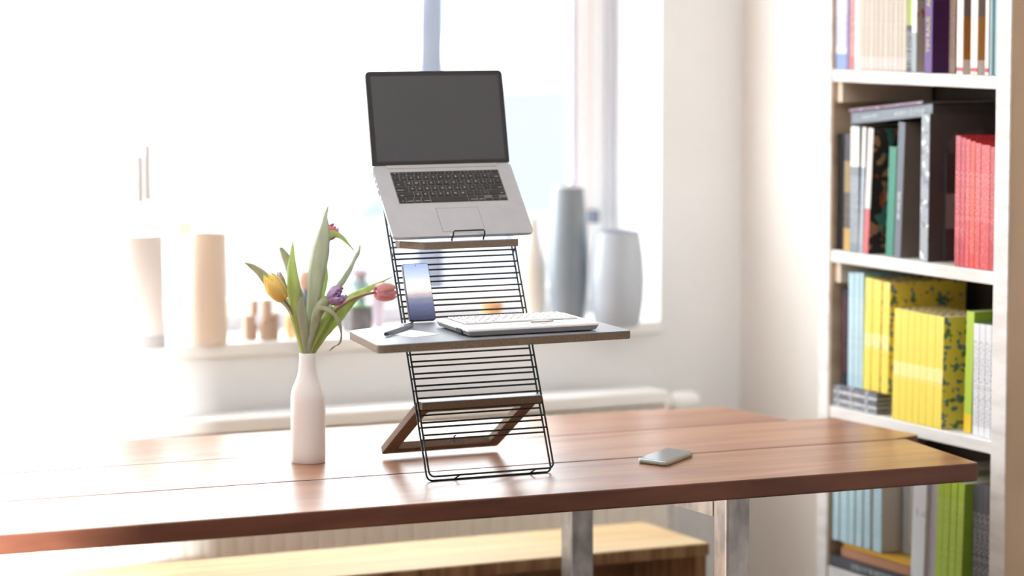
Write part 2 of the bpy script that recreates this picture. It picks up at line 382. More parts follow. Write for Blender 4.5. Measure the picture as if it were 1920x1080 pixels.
# ---------------------------------------------------------------- shelving unit
XS = 3.7; YL, YR = 5.88, 5.242
t = thing('bookshelf', 'tall white-washed wooden bookshelf filled with books beside the table end', 'bookshelf', (3.83, 5.55, 0))
b = MB(); b.box(XS, 3.975, YL, YL+.043, 0, 2.6); b.build('side_board', [M_shelf], t, bevel=.003)
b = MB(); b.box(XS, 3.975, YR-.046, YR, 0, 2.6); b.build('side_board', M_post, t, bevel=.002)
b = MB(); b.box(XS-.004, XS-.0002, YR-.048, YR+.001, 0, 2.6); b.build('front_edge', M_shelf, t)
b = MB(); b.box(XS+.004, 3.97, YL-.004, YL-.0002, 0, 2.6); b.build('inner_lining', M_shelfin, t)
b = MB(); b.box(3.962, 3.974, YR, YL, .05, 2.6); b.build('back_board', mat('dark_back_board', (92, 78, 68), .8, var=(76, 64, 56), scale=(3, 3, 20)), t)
SH = {'A': 1.504, 'B': 1.101, 'C': .749, 'D': .384}
for k, z in list(SH.items()) + [('E', 1.87), ('F', .05)]:
    b = MB(); b.box(XS+.001, 3.96, YR+.0005, YL-.0045, z-.027, z); b.build('shelf_board', M_shelf, t, bevel=.002)
    for y0, y1, hh in ((YL-.028, YL-.0045, .045), (YR+.0005, YR+.024, .055)):
        b = MB(); b.box(XS+.012, 3.95, y0, y1, z-.0275-hh, z-.0275); b.build('cleat', mat('cleat_wood', (222, 206, 184), .7), t)

# books ---------------------------------------------------------------
def book_mat(name, base, bands=(), txt=None, tband=None, var=None, vs=60, rough=.45):
    """spine cloth: horizontal bands (z0,z1,colour) in metres, illegible fine print in colour txt"""
    if name in MC: return MC[name]
    m = bpy.data.materials.new(name); m.use_nodes = True; n = m.node_tree; bs = n.nodes['Principled BSDF']; bs.inputs['Roughness'].default_value = rough; bs.inputs['Specular IOR Level'].default_value = .25
    tc = n.nodes.new('ShaderNodeTexCoord'); sp = n.nodes.new('ShaderNodeSeparateXYZ'); n.links.new(tc.outputs['Object'], sp.inputs[0])
    last = n.nodes.new('ShaderNodeRGB'); last.outputs[0].default_value = lin(base); last = last.outputs[0]
    def mixin(fac, col, last):
        mx = n.nodes.new('ShaderNodeMix'); mx.data_type = 'RGBA'; n.links.new(fac, mx.inputs[0]); n.links.new(last, mx.inputs[6]); mx.inputs[7].default_value = lin(col); return mx.outputs[2]
    def mth(op, a, b_):
        q = n.nodes.new('ShaderNodeMath'); q.operation = op
        for i, v_ in enumerate((a, b_)):
            if hasattr(v_, 'links'): n.links.new(v_, q.inputs[i])
            else: q.inputs[i].default_value = v_
        return q.outputs[0]
    def between(o, lo, hi): return mth('MULTIPLY', mth('GREATER_THAN', o, lo), mth('LESS_THAN', o, hi))
    if var:
        nz = n.nodes.new('ShaderNodeTexNoise'); nz.inputs['Scale'].default_value = vs; nz.inputs['Detail'].default_value = 3; n.links.new(tc.outputs['Object'], nz.inputs[0])
        cols = var if isinstance(var[0], (tuple, list)) else [var]
        for i, cc in enumerate(cols):
            nz = n.nodes.new('ShaderNodeTexNoise'); nz.inputs['Scale'].default_value = vs*(1+.3*i); nz.inputs['Detail'].default_value = 2
            mp = n.nodes.new('ShaderNodeMapping'); mp.inputs['Location'].default_value = (i*3.1, i*1.7, i*.9); n.links.new(tc.outputs['Object'], mp.inputs[0]); n.links.new(mp.outputs[0], nz.inputs[0])
            last = mixin(mth('GREATER_THAN', nz.outputs[0], .6), cc, last)
    for z0, z1, cc in bands: last = mixin(between(sp.outputs[2], z0, z1), cc, last)
    if txt:
        mp = n.nodes.new('ShaderNodeMapping'); mp.inputs['Scale'].default_value = (1, 330, 420); n.links.new(tc.outputs['Object'], mp.inputs[0])
        nz = n.nodes.new('ShaderNodeTexNoise'); nz.inputs['Scale'].default_value = 1; nz.inputs['Detail'].default_value = 1; n.links.new(mp.outputs[0], nz.inputs[0])
        f = mth('GREATER_THAN', nz.outputs[0], .58); z0, z1 = tband or (.03, .2)
        f = mth('MULTIPLY', f, between(sp.outputs[2], z0, z1)); f = mth('MULTIPLY', f, mth('LESS_THAN', sp.outputs[0], .003))
        last = mixin(f, txt, last)
    n.links.new(last, bs.inputs['Base Color']); MC[name] = m; return m
M_pages = mat('paper_pages', (226, 220, 210), .8, var=(205, 198, 186), scale=(4, 900, 4), thr=(.4, .6))
def book_mesh(th, h, d, ms, mc, parent, hard=.0016):
    e = hard
    b = MB()
    b.box(0, e*1.3, 0, th, 0, h, 0); b.box(e*1.3, d, 0, e, 0, h, 1); b.box(e*1.3, d, th-e, th, 0, h, 1)
    c = b.build('cover', [ms, mc], parent, offset=False, bevel=min(.0016, th*.22), bseg=2)
    b = MB(); b.box(e*1.31, d-.003, e*1.01, th-e*1.01, .002, h-.002); b.build('page_block', M_pages, parent, offset=False)
def pxy(u, x, v=500): return onx(u, v, x).y
def book(sh, ul, ur, vtop, vbot, inset, d, ms, mc, label, group=None, lean=0, zoff=0, nm='book'):
    """upright book whose spine spans pixels ul..ur at its foot, its top at pixel row vtop"""
    x = XS + inset; yl = onx(ul, vbot, x).y; yr = onx(ur, vbot, x).y
    z0 = SH[sh] + .0006 + zoff; h = onx((ul+ur)/2, vtop, x).z - z0
    d = min(d, 3.958 - x)
    th = (yl - yr)*.985
    a = math.radians(lean)
    t = thing(nm, label, 'book', (x, yr, z0), group)
    t.rotation_euler.x = a
    if lean > 0: t.location.y = yr; t.location.z = z0      # top tips towards the camera side
    if lean > 0: t.location.z = z0; 
    if lean < 0: t.location.z = z0 + th*math.sin(-a)
    book_mesh(th, h/max(.9, math.cos(a)), d, ms, mc, t)
    return t
def row(sh, ulist, vt, vb, inset, d, ms, mc, labelf, group, lean=0, zoff=0, jit=.0015):
    n = len(ulist)-1; out = []
    for i in range(n):
        f = i/max(1, n-1)
        out.append(book(sh, ulist[i], ulist[i+1], vt[0]+(vt[1]-vt[0])*f, vb[0]+(vb[1]-vb[0])*f, inset+random.uniform(0, jit), d, ms if not isinstance(ms, list) else ms[i % len(ms)], mc, labelf(i), group, lean, zoff))
    return out
ORD = ['first', 'second', 'third', 'fourth', 'fifth', 'sixth', 'seventh', 'eighth', 'ninth', 'tenth']
PREV = {k: YL-.0055 for k in 'ABCD'}
def pack(sh, ul, ur, vtop, vbot, inset, d, ms, mc, label, group=None, lean=0, zoff=0, nm='book', h=None, gap=.0011, lane=''):
    x = XS + inset; key = sh + lane
    yl = onx(ul, vbot, x).y; w_ = yl - onx(ur, vbot, x).y
    if key in PREV: yl = min(yl, PREV[key] - gap)
    yr = yl - w_; yr = max(yr, YR + .0015); PREV[key] = yr; th = yl - yr
    z0 = SH[sh] + .0006 + zoff
    hh = h or (onx((ul+ur)/2, vtop, x).z - z0)
    d = min(d, 3.958 - x); a = math.radians(lean)
    t = thing(nm, label, 'book', (x, yr, z0), group); t.rotation_euler.x = a
    if lean < 0: t.location.z = z0 + th*math.sin(-a)
    book_mesh(th, hh/math.cos(a), d, ms, mc, t)
    return t
def bm(n, *a, **k): return book_mat(n, *a, **k)
W_ = bm('bk_white', (236, 234, 232), txt=(150, 150, 150))
cov_w = bm('bk_cover_white', (228, 224, 220))
# ---- top shelf
pk = lambda *a, **k: pack('A', *a, **k)
pk(1561, 1581, -70, 128, .007, .2, bm('bkA1', (205, 200, 222), bands=((.0, .035, (120, 140, 185)), (.035, .05, (235, 235, 235)), (.12, .2, (225, 222, 230))), txt=(120, 110, 150)), cov_w, 'pale lilac book with a blue foot at the left end of the top shelf')
pk(1582, 1588, -70, 128, .007, .2, bm('bkA2', (110, 92, 128)), cov_w, 'thin dark purple book beside the red one on the top shelf')
pk(1589, 1597, -70, 129, .007, .2, bm('bkA3', (214, 96, 92), txt=(240, 200, 190)), cov_w, 'slim red book near the left end of the top shelf')
pk(1598, 1606, -60, 129, .007, .2, bm('bkA4', (226, 230, 234)), cov_w, 'thin bluish white booklet next to the slim red book on the top shelf')
cream = [bm('bk_cream', (186, 174, 154), bands=((.006, .03, (226, 190, 180)), (.3, .31, (238, 234, 228))), txt=(206, 190, 172)), bm('bk_cream2', (180, 166, 150), bands=((.006, .03, (222, 182, 176)),), txt=(200, 184, 166))]
us = [1606, 1614.5, 1623, 1631.5, 1639]
for i in range(4): pk(us[i], us[i+1], -62, 130+i*.6, .007, .2, cream[i % 2], cream[0], 'cream magazine, %s of the four left of the dark gap on the top shelf' % ORD[i], 'cream magazines on the top shelf')
us = [1643, 1652, 1661, 1669.5, 1678, 1685, 1692.5]
for i in range(6): pk(us[i], us[i+1], -62, 132+i*.6, .007, .2, cream[(i+1) % 2], cream[0], 'cream magazine, %s of the six between the dark gap and the lime book' % ORD[i], 'cream magazines on the top shelf')
pk(1694, 1699, -70, 136, .007, .2, bm('bkA5', (150, 160, 70), bands=((0, .1, (60, 62, 60)),), txt=(215, 215, 215), tband=(.01, .09)), cov_w, 'thin olive book with a dark foot on the top shelf, left of its lime twin')
pk(1699.5, 1704.5, -70, 136, .007, .2, bm('bkA6', (170, 184, 92), bands=((0, .1, (60, 62, 60)),), txt=(215, 215, 215), tband=(.01, .09)), cov_w, 'thin lime book with a dark foot on the top shelf')
pk(1705.5, 1714, -70, 137, .006, .22, bm('bkA7', (240, 240, 240), bands=((0, .085, (150, 160, 162)),), txt=(90, 90, 90), tband=(.24, .3)), bm('bkA7c', (206, 190, 172), var=((60, 52, 50), (190, 120, 80)), vs=22), 'white book with flowered beige cover left of the purple book')
pk(1733, 1747, -80, 137, .006, .22, bm('bk_purple', (82, 44, 112)), bm('bk_purplec', (60, 28, 74)), 'thick purple book with yellow lettering on its spine')
PUR = bpy.data.objects[-1] if False else None
pk(1779, 1789, -70, 133, .048, .2, bm('bkA8', (206, 186, 172), txt=(150, 120, 110)), cov_w, 'beige book right of the thick purple book on the top shelf')
pk(1790, 1792.5, -70, 134, .05, .2, bm('bkA9', (40, 44, 40)), cov_w, 'very thin black booklet on the top shelf')
pk(1793, 1805, -70, 138, .012, .2, bm('bkA10', (232, 218, 208), bands=((.006, .014, (160, 50, 50)),)), bm('bkA10c', (222, 212, 202), bands=((.03, .12, (176, 122, 62)), (.12, .24, (130, 116, 112)))), 'white book with brown picture cover, left one of the two alike on the top shelf', 'white books with brown picture covers')
pk(1819, 1832, -70, 139, .012, .2, MC['bkA10'], MC['bkA10c'], 'white book with brown picture cover, right one of the two alike on the top shelf', 'white books with brown picture covers')
pk(1846, 1853, -70, 139, .012, .2, bm('bkA11', (222, 206, 200), bands=((.006, .014, (160, 50, 50)),)), cov_w, 'slim pinkish book left of the teal striped booklets')
for i in range(4): pk(1853.5+i*4.7, 1857.5+i*4.7, -60, 139.5, .014, .2, bm('bkA12', (44, 78, 76)) if i % 2 else bm('bkA12b', (150, 182, 188)), bm('bkA12c', (40, 70, 66)), 'thin teal booklet at the right end of the top shelf, %s from left' % ORD[i], 'teal booklets')
# lettering on the purple spine
po = [o for o in bpy.data.objects if o.get('label', '').startswith('thick purple')][0]
yel = mat('yellow_lettering', (206, 190, 70), .5)
yc = po.location.y + .5*(onx(1733, 137, XS+.012).y - onx(1747, 137, XS+.012).y)
def sp_text(body, size, zc, col, parent, x, y, nm='spine_lettering'):
    o = text_obj(body, size, lambda a, b_: (x - .0006, y + b_, zc + a), col, nm, parent)
    md = o.modifiers.new('s', 'SOLIDIFY'); md.thickness = .0004; return o
sp_text('TIM RAUE', .0175, 1.504+.082, yel, po, po.location.x, yc)
sp_text('AROU', .0175, 1.504+.165, yel, po, po.location.x, yc)
# ---- second shelf
pk = lambda *a, **k: pack('B', *a, **k)
pk(1567.5, 1580, 251, 466, .014, .2, bm('bkB1', (18, 17, 17), rough=.8), bm('blk', (22, 21, 21), rough=.8), 'plain black book at the left end of the second shelf')
pk(1580.5, 1592.5, 250, 466, .014, .2, bm('bkB2', (42, 28, 38), bands=((0, .05, (178, 140, 62)), (.13, .2, (130, 104, 54))), txt=(150, 130, 90)), MC['blk'], 'dark aubergine book with gold bands on the second shelf')
pk(1593, 1609, 237, 468, .008, .22, bm('bkB3', (116, 122, 128), bands=((.19, .3, (226, 224, 214)),), txt=(190, 195, 200), tband=(.02, .17)), MC['blk'], 'grey book with a white head, left of the two alike on second shelf', 'grey books with white heads')
pk(1610, 1617, 238, 469, .008, .22, bm('bkB3b', (150, 160, 170), bands=((.19, .3, (226, 226, 222)),), txt=(205, 210, 215), tband=(.02, .17)), MC['blk'], 'lighter grey book with a white head, right of the two on second shelf', 'grey books with white heads', lean=2)
pk(1617.5, 1627, 240, 472, .006, .23, bm('bkB4', (196, 92, 92), bands=((.1, .3, (226, 214, 210)),)), bm('bkB4c', (52, 46, 46), var=((150, 70, 52), (70, 120, 112), (160, 120, 90)), vs=20), 'leaning red and white book with a dark collage cover on second shelf', lean=3.6)
pk(1660, 1674, 275, 480, .02, .2, bm('bkB5', (42, 120, 96)), bm('bkB5c', (30, 90, 72)), 'slim emerald green book leaning on the second shelf', lean=2.6)
pk(1675.5, 1688, 229, 482, .016, .22, bm('bkB6', (92, 96, 104)), bm('bkB6c', (118, 106, 98)), 'leaning charcoal book with white spine lettering on second shelf', lean=2.6)
B6 = bpy.data.objects['book.%03d' % 0] if 'book.000' in bpy.data.objects else None
pk(1724, 1739, 213, 492, .012, .24, bm('bkB7', (150, 156, 162), var=((222, 220, 212), (120, 124, 130)), vs=45), bm('bkB7c', (70, 66, 64), var=(86, 80, 78), vs=10), 'tall silver patterned book with a dark cover on the second shelf', lean=.3)
pk(1762, 1766, 287, 494, .05, .2, bm('bkB8', (60, 60, 66)), bm('bkB8c', (64, 54, 52), bands=((.07, .145, (120, 114, 110)),)), 'short dark book with a grey picture band left of the red books')
ub = [1789, 1798.5, 1807, 1815, 1824, 1834, 1850.5, 1860, 1871]
reds = [bm('bk_red', (164, 38, 46), var=(190, 66, 72), vs=160, txt=(204, 104, 104), tband=(.06, .2), rough=.25), bm('bk_red2', (190, 62, 62), var=(204, 92, 90), vs=160, txt=(214, 130, 126), tband=(.1, .2), rough=.25), bm('bk_red3', (196, 58, 38), rough=.25, txt=(214, 120, 100))]
for i in range(8): pk(ub[i], ub[i+1], 254+i*3.5, 501+i*1.5, .012, .17, reds[(0, 0, 1, 2, 1, 1, 0, 0)[i]], reds[0], 'glossy red book, %s of the eight at the right of second shelf' % ORD[i], 'red books on the second shelf')
t6 = [o for o in bpy.data.objects if o.get('label', '').startswith('leaning charcoal')][0]
# lettering on the charcoal spine (tilted with the book)
me = stroke_mesh(.062, .0085)
for v in me.vertices: v.co = Vector((-.0006, .013 + v.co.y, .115 + v.co.x))
me.materials.clear(); me.materials.append(mat('white_lettering', (222, 222, 224), .5)); so = bpy.data.objects.new('spine_lettering', me); C.objects.link(so); so.parent = t6
# lying books on top of the upright ones
def flat(name, label, pts, z0, th, ms, grp=None, tiltz=None, cat='book', pages=None):
    """lying book: four (x,y) corners counter-clockwise, spine side first edge; tiltz gives extra z at (x,y)"""
    xs = [p[0] for p in pts]; ys = [p[1] for p in pts]
    t = thing(name, label, cat, (min(xs), sum(ys)/4, z0), grp); f = tiltz or (lambda x, y: 0)
    c = [Vector(p) for p in pts]; ctr = sum(c, Vector((0, 0)))/4
    b = MB(); e = .0022
    b.prism(pts, lambda x, y: z0+f(x, y), lambda x, y: z0+e+f(x, y), 1)
    b.prism(pts, lambda x, y: z0+th-e+f(x, y), lambda x, y: z0+th+f(x, y), 1)
    a, d = c[0], c[1]; nrm = (ctr-(a+d)/2).normalized()*.003
    b.prism([tuple(a), tuple(d), tuple(d+nrm), tuple(a+nrm)], lambda x, y: z0+e+f(x, y), lambda x, y: z0+th-e+f(x, y), 0)
    b.build('cover', ms, t)
    q = [a+nrm*1.02, d+nrm*1.02] + [p+(ctr-p).normalized()*.004 for p in c[2:]]
    q[0] = q[0] + (d-a).normalized()*.003; q[1] = q[1] - (d-a).normalized()*.003
    b = MB(); b.prism([tuple(p) for p in q], lambda x, y: z0+e*1.05+f(x, y), lambda x, y: z0+th-e*1.05+f(x, y)); b.build('page_block', pages or M_pages, t)
    return t
ya, yb = onx(1596, 235, XS+.02).y, onx(1748, 215, XS+.02).y
za, zb = onx(1596, 237, XS+.02).z, onx(1748, 221, XS+.02).z
tz = lambda x, y: (zb-za)*(y-ya)/(yb-ya)
fb = flat('book', 'large grey book lying across the tops of the upright ones', [(XS+.02, ya), (XS+.02, yb), (XS+.245, yb), (XS+.245, ya)], za+.004, .027, [bm('bk_flatgrey', (112, 118, 126)), bm('bk_flatdark', (42, 40, 42))], tiltz=tz, pages=mat('dark_page_edges', (58, 54, 54), .8))
for ln_, yy, sz in ((.062, ya-.075, .008), (.062, ya-.205, .009), (.055, ya-.262, .013)):
    me = stroke_mesh(ln_, sz)
    o_ = Vector(fb['_w'])
    for v in me.vertices:
        y_ = yy - v.co.x; v.co = Vector((XS+.0194, y_, za+.0175+v.co.y+tz(0, y_))) - o_
    me.materials.clear(); me.materials.append(mat('pale_lettering', (200, 206, 208), .5)); so = bpy.data.objects.new('spine_lettering', me); C.objects.link(so); so.parent = fb
flat('magazine', 'thin mauve magazine on top of the lying grey book', [(XS+.016, ya+.004), (XS+.016, yb+.03), (XS+.2, yb+.03), (XS+.2, ya+.004)], za+.0316, .0075, [bm('bk_mauve', (150, 110, 142), var=((190, 160, 190), (130, 60, 90)), vs=50), bm('bk_mauvec', (52, 40, 48))], tiltz=tz, cat='magazine')
# ---- third shelf
SC = SH['C']
mg = [bm('mag1', (150, 152, 160), var=((226, 226, 230), (100, 100, 108)), vs=70), bm('mag2', (206, 208, 212), var=((120, 122, 130), (240, 240, 240)), vs=70), bm('mag3', (110, 110, 118), var=(190, 190, 196), vs=70)]
z = SC + .0006
hs = [.0085, .010, .009, .010, .009]
yl_, yr_ = YL-.006, onx(1644, 770, XS+.01).y
for i, h_ in enumerate(hs):
    j = random.uniform(-.004, .004)
    flat('magazine', 'lying grey magazine in the stack at the left of third shelf, %s from bottom' % ORD[i], [(XS+.008+abs(j), yl_-abs(j)), (XS+.008+abs(j), yr_+j), (XS+.19, yr_+j), (XS+.19, yl_-abs(j))], z, h_, [mg[(i+(i > 2)) % 3], mg[2]], 'magazine stack on the third shelf', cat='magazine')
    z += h_ + .0004
zo = z - SC
pk = lambda *a, **k: pack('C', *a, **k)
pk(1577, 1586, 497, 705, .022, .15, bm('bkC1', (40, 40, 52), txt=(140, 60, 60)), MC['blk'], 'dark navy book at the left end of the third shelf', zoff=zo, h=.215)
for i, (a, c_) in enumerate(((1589, 1599), (1600, 1609), (1610, 1617))): pk(a, c_, 511, 725, .015, .15, bm('bk_lblue', (176, 206, 216), txt=(216, 230, 234)), bm('bk_lbluec', (150, 190, 205)), 'light blue book standing on the magazine stack, %s of the three' % ORD[i], 'light blue books on the third shelf', zoff=zo)
M_yel = bm('bk_yellow', (238, 216, 96), txt=(250, 240, 190), tband=(.09, .13), rough=.35, bands=((.1, .128, (244, 228, 142)),))
M_yelc = bm('bk_yellowc', (232, 208, 84), var=((96, 122, 78), (104, 130, 136)), vs=42)
for i, (a, c_) in enumerate(((1618, 1631), (1632.5, 1648), (1650.5, 1664))): pk(a, c_, 521+i*4, 729+i*4, .010, .2, M_yel, M_yelc, 'yellow book standing on the magazine stack, %s of the three in the rear group' % ORD[i], 'yellow books on the third shelf', zoff=zo+.001, lean=1.4, gap=.0012)
PREV['C'] = yr_ - .006
uy = [1672, 1684.5, 1697, 1708.5, 1720, 1732, 1746, 1761]
for i in range(7): pk(uy[i], uy[i+1], 578+i*2.4, 782+i*4, .004, .13, M_yel, M_yelc, 'yellow book on the shelf board, %s of the seven in the front group' % ORD[i], 'yellow books on the third shelf', lean=1.6)
pk(1806, 1820, 583, 812, .028, .1, bm('bk_limeC', (170, 196, 62), bands=((0, .04, (226, 190, 50)),)), bm('bk_limeCc', (130, 165, 50)), 'lime green book with a golden foot on the third shelf', lean=1.6)
for i in range(4): pk(1823+i*11.2, 1833.5+i*11.2, 606+i*1.5, 818, .02, .11, bm('bk_grw', (222, 224, 228), txt=(110, 112, 118), tband=(.02, .2)), bm('bk_grwc', (120, 150, 150)), 'white book with grey print right of the lime one on third shelf, %s of four' % ORD[i], 'white books on the third shelf', lean=0, gap=.0055 if i == 0 else .0011)
# ---- fourth shelf
SD = SH['D']; z = SD + .0006
y1_, y2_ = onx(1532, 1050, XS-.002).y, onx(1700, 1080, XS-.002).y
y1_ = min(y1_, YL-.008)
f4 = flat('book', 'dark grey book with white lettering lying lowest on the fourth shelf', [(XS+.004, y1_), (XS+.004, y2_), (XS+.2, y2_), (XS+.2, y1_)], z, .027, [bm('bk_f4', (84, 88, 94)), bm('bk_f4c', (66, 66, 70))])
o_ = Vector(f4['_w']); me = stroke_mesh(.2, .012)
for v in me.vertices: v.co = Vector((XS+.0034, y1_-.19-v.co.x, z+.0135+v.co.y)) - o_
me.materials.clear(); me.materials.append(MC['pale_lettering']); so = bpy.data.objects.new('spine_lettering', me); C.objects.link(so); so.parent = f4
z += .0275
flat('book', 'terracotta brown book lying second from bottom on the fourth shelf', [(XS+.012, y1_-.035), (XS+.012, y2_+.01), (XS+.2, y2_+.01), (XS+.2, y1_-.035)], z, .021, [bm('bk_terra', (186, 136, 108), txt=(150, 100, 76)), bm('bk_terrac', (170, 120, 94))]); z += .0215
flat('book', 'thin golden yellow book lying under the pale blue row on fourth shelf', [(XS+.014, y1_-.04), (XS+.014, y2_), (XS+.2, y2_), (XS+.2, y1_-.04)], z, .011, [bm('bk_gold', (226, 178, 70), txt=(170, 130, 60)), bm('bk_goldc', (214, 166, 60))]); z += .0115
zo = z - SD
pk = lambda *a, **k: pack('D', *a, **k)
for i, (a, c_) in enumerate(((1561, 1572), (1575, 1588), (1590, 1601), (1604, 1616), (1619, 1631), (1636, 1652))):
    pk(a, c_, 860, 1000+i*4, .008, .14, bm('bk_pblue', (190, 220, 230), txt=(160, 190, 205)), bm('bk_pbluec', (205, 196, 180)), 'pale blue book standing on the lying ones, %s of the six on fourth shelf' % ORD[i], 'pale blue books on the fourth shelf', zoff=zo, h=.2)
pk(1655, 1663, 860, 1030, .06, .14, bm('bkD2', (120, 110, 116), var=((180, 140, 150), (60, 50, 56)), vs=40), MC['blk'], 'dark floral book right of the pale blue row on fourth shelf', zoff=zo, h=.2)
pk(1671, 1683, 860, 1032, .05, .13, bm('bkD3', (166, 170, 172)), cov_w, 'mid grey book beside the dark floral one on fourth shelf', zoff=zo, h=.2)
PREV['D'] = min(PREV['D'], y2_ - .002)
pk(1688, 1712, 850, 1085, .004, .2, bm('bkD5', (244, 246, 250), var=(222, 226, 232), vs=20), bm('bkD5c', (214, 208, 204)), 'thick white book leaning over on the fourth shelf', lean=2.6, h=.27)
pk(1728, 1745, 850, 1090, .012, .2, bm('bkD6', (206, 198, 206)), bm('bkD6c', (196, 186, 186)), 'pale mauve book leaning beside the thick white one', lean=2.6, h=.27)
for i in range(4): pk(1750+i*13, 1761.5+i*13, 850, 1095, .008, .18, bm('bk_limeD', (176, 204, 74), txt=(216, 228, 150), tband=(.05, .22)), bm('bk_limeDc', (130, 158, 54)), 'lime green book on the fourth shelf, %s of the four' % ORD[i], 'lime green books on the fourth shelf', lean=2.4, h=.26)
for i in range(4): pk(1806+i*10, 1814.5+i*10, 850, 1095, .03, .18, bm('bk_dgD', (92, 92, 98), txt=(205, 205, 210), tband=(.02, .2)), bm('bk_dgDc', (112, 96, 112)), 'dark grey book with white print on the fourth shelf, %s of the four' % ORD[i], 'dark grey books on the fourth shelf', lean=0, h=.26, gap=.0115 if i == 0 else .0011)
pk(1847, 1855, 850, 1095, .03, .18, bm('bkD7', (50, 54, 64)), MC['blk'], 'blackish book against the right side board on fourth shelf', h=.265)
# ---------------------------------------------------------------- sit-stand laptop stand (stands on the table)
Y0 = 5.258; K = .13
def P(x, t, z): return (x + K*t, Y0 + t, z)          # the stand's sides splay slightly to the right going back
XL, XR = 2.426, 2.690
SL = .56; c_ = 1/math.hypot(1, SL); s_ = SL*c_           # lean of the ladder: dt = SL*dz
NQ = .019
def LQ(s, x): return P(x, s*s_, .7565 + s*c_)
def LP(s, x): return P(x, s*s_ + NQ*c_ + .002, .7565 + s*c_ - NQ*s_ + .006 - (NQ*.0))
stand = thing('laptop_stand', 'black wire ladder stand with taupe shelves holding laptop, standing on the table', 'laptop stand', (2.56, 5.3, .75))
stand['_w'] = (2.56, 5.3, .75)
WR = .0019
TOPS = .602
def frame_loop(LF, s0, nm):
    r = .011; pts = [LF(TOPS, XL)]
    pts += [LF(s0+r, XL)]
    for k in range(1, 7):
        a = k/6*math.pi/2; pts.append(LF(s0+r-r*math.sin(a), XL+r-r*math.cos(a)))
    for k in range(0, 7):
        a = k/6*math.pi/2; pts.append(LF(s0+r-r*math.cos(a), XR-r+r*math.sin(a)))
    pts += [LF(TOPS, XR)]
    b = MB(); b.tube(pts, WR, 10); return b.build(nm, M_wire, stand)
frame_loop(LQ, 0.006, 'wire_frame')
sp0 = -(LP(0, 0)[2] - .7517)/c_
frame_loop(LP, sp0, 'wire_frame')
for k in range(-0, 20):
    s = .0903 + .0253*k
    b = MB(); b.tube([LQ(s, XL), LQ(s, XR)], WR*.95, 8); b.build('rung', M_wire, stand)
    b = MB(); b.tube([LP(s-.0095, XL), LP(s-.0095, XR)], WR*.95, 8); b.build('rung', M_wire, stand)
for s_c, xs in ((.006, (2.486, 2.647)),):
    for x in xs:
        b = MB(); b.tube([LQ(s_c, x+.004), LP(sp0, x-.004)], WR*.9, 8); b.build('spacer', M_wire, stand)
for s_c in (.16, .475):
    for x in (XL, XR):
        b = MB(); b.tube([LQ(s_c, x), LP(s_c-.012, x)], WR*.9, 8); b.build('spacer', M_wire, stand)
for x in (2.434, 2.5):
    b = MB(); q = LP(.086, x); b.tube([q, (q[0]+.001, q[1]+.008, q[2]-.002), (q[0]+.001, q[1]+.009, q[2]-.016)], WR*.8, 8); b.build('hook', M_wire, stand)
# foot bar board between the rails
def slab(poly, z1, th, mats, nm, bev=.0015, rad=0, topth=.0012):
    pl = [P(x, t, 0)[:2] for x, t in poly]; pl = rpoly(pl, rad, 6) if rad else pl
    b = MB(); b.prism(pl, z1-th, z1-topth); o = b.build(nm, mats[0], stand, bevel=0)
    b = MB(); b.prism(pl, z1-topth+.00002, z1); o2 = b.build(nm + '_surface' if 'surface' not in nm else nm, mats[1], stand)
    return o
slab([(XL+.004, .062), (XR-.004, .062), (XR-.004, .1), (XL+.004, .1)], .8955, .0145, (M_board, M_boardtop), 'foot_board')
# rear prop: a sloping ring of board
A_t, A_z, B_t, B_z = .085, .882, .347, .7515
dl = math.hypot(B_t-A_t, B_z-A_z); ut, uz = (B_t-A_t)/dl, (B_z-A_z)/dl; nt, nz_ = -uz, ut
def PR(x, s, n): return P(x, A_t + ut*s + nt*n, A_z + uz*s + nz_*n)
b = MB(PR); x0, x1 = XL+.004, XR-.002; thk = .015
out_ = rpoly([(x0, 0), (x1, 0), (x1, dl-.012), (x0, dl-.012)], [0, 0, .008, .008], 5); inn = rpoly([(x0+.028, .03), (x1-.028, .03), (x1-.028, dl-.04), (x0+.028, dl-.04)], .007, 5)
def ring_prism(b, O, I, z0, z1):
    n_ = len(O)
    # match inner count to outer
    vo0 = [b.b.verts.new((*p, z0)) for p in O]; vo1 = [b.b.verts.new((*p, z1)) for p in O]
    vi0 = [b.b.verts.new((*p, z0)) for p in I]; vi1 = [b.b.verts.new((*p, z1)) for p in I]
    for i in range(len(O)): j = (i+1) % len(O); b.b.faces.new((vo0[i], vo0[j], vo1[j], vo1[i]))
    for i in range(len(I)): j = (i+1) % len(I); b.b.faces.new((vi0[j], vi0[i], vi1[i], vi1[j]))
    for vo, vi, in ((vo0, vi0), (vo1, vi1)):
        m_ = len(O); k_ = len(I); a = 0; c = 0
        while a < m_ or c < k_:
            if c >= k_ or (a < m_ and (a+1)/m_ <= (c+1)/k_): b.b.faces.new((vo[a % m_], vo[(a+1) % m_], vi[c % k_])); a += 1
            else: b.b.faces.new((vo[a % m_], vi[(c+1) % k_], vi[c % k_])); c += 1
def dens(p4, r4, n=6):
    o_ = []
    for i, p in enumerate(p4):
        a = Vector(p4[i-1]); c = Vector(p4[(i+1) % 4]); p = Vector(p); r = max(r4[i], .0005)
        p0 = p+(a-p).normalized()*r; p1 = p+(c-p).normalized()*r
        for k in range(n+1): t_ = k/n; o_.append(tuple(p0*(1-t_)**2+p*2*t_*(1-t_)+p1*t_*t_))
    return o_
ring_prism(b, dens([(x0, 0), (x1, 0), (x1, dl-.012), (x0, dl-.012)], [0, 0, .008, .008]), dens([(x0+.028, .03), (x1-.028, .03), (x1-.028, dl-.04), (x0+.028, dl-.04)], [.006]*4), 0, thk)
prop = b.build('rear_prop', M_board, stand, bevel=.001)
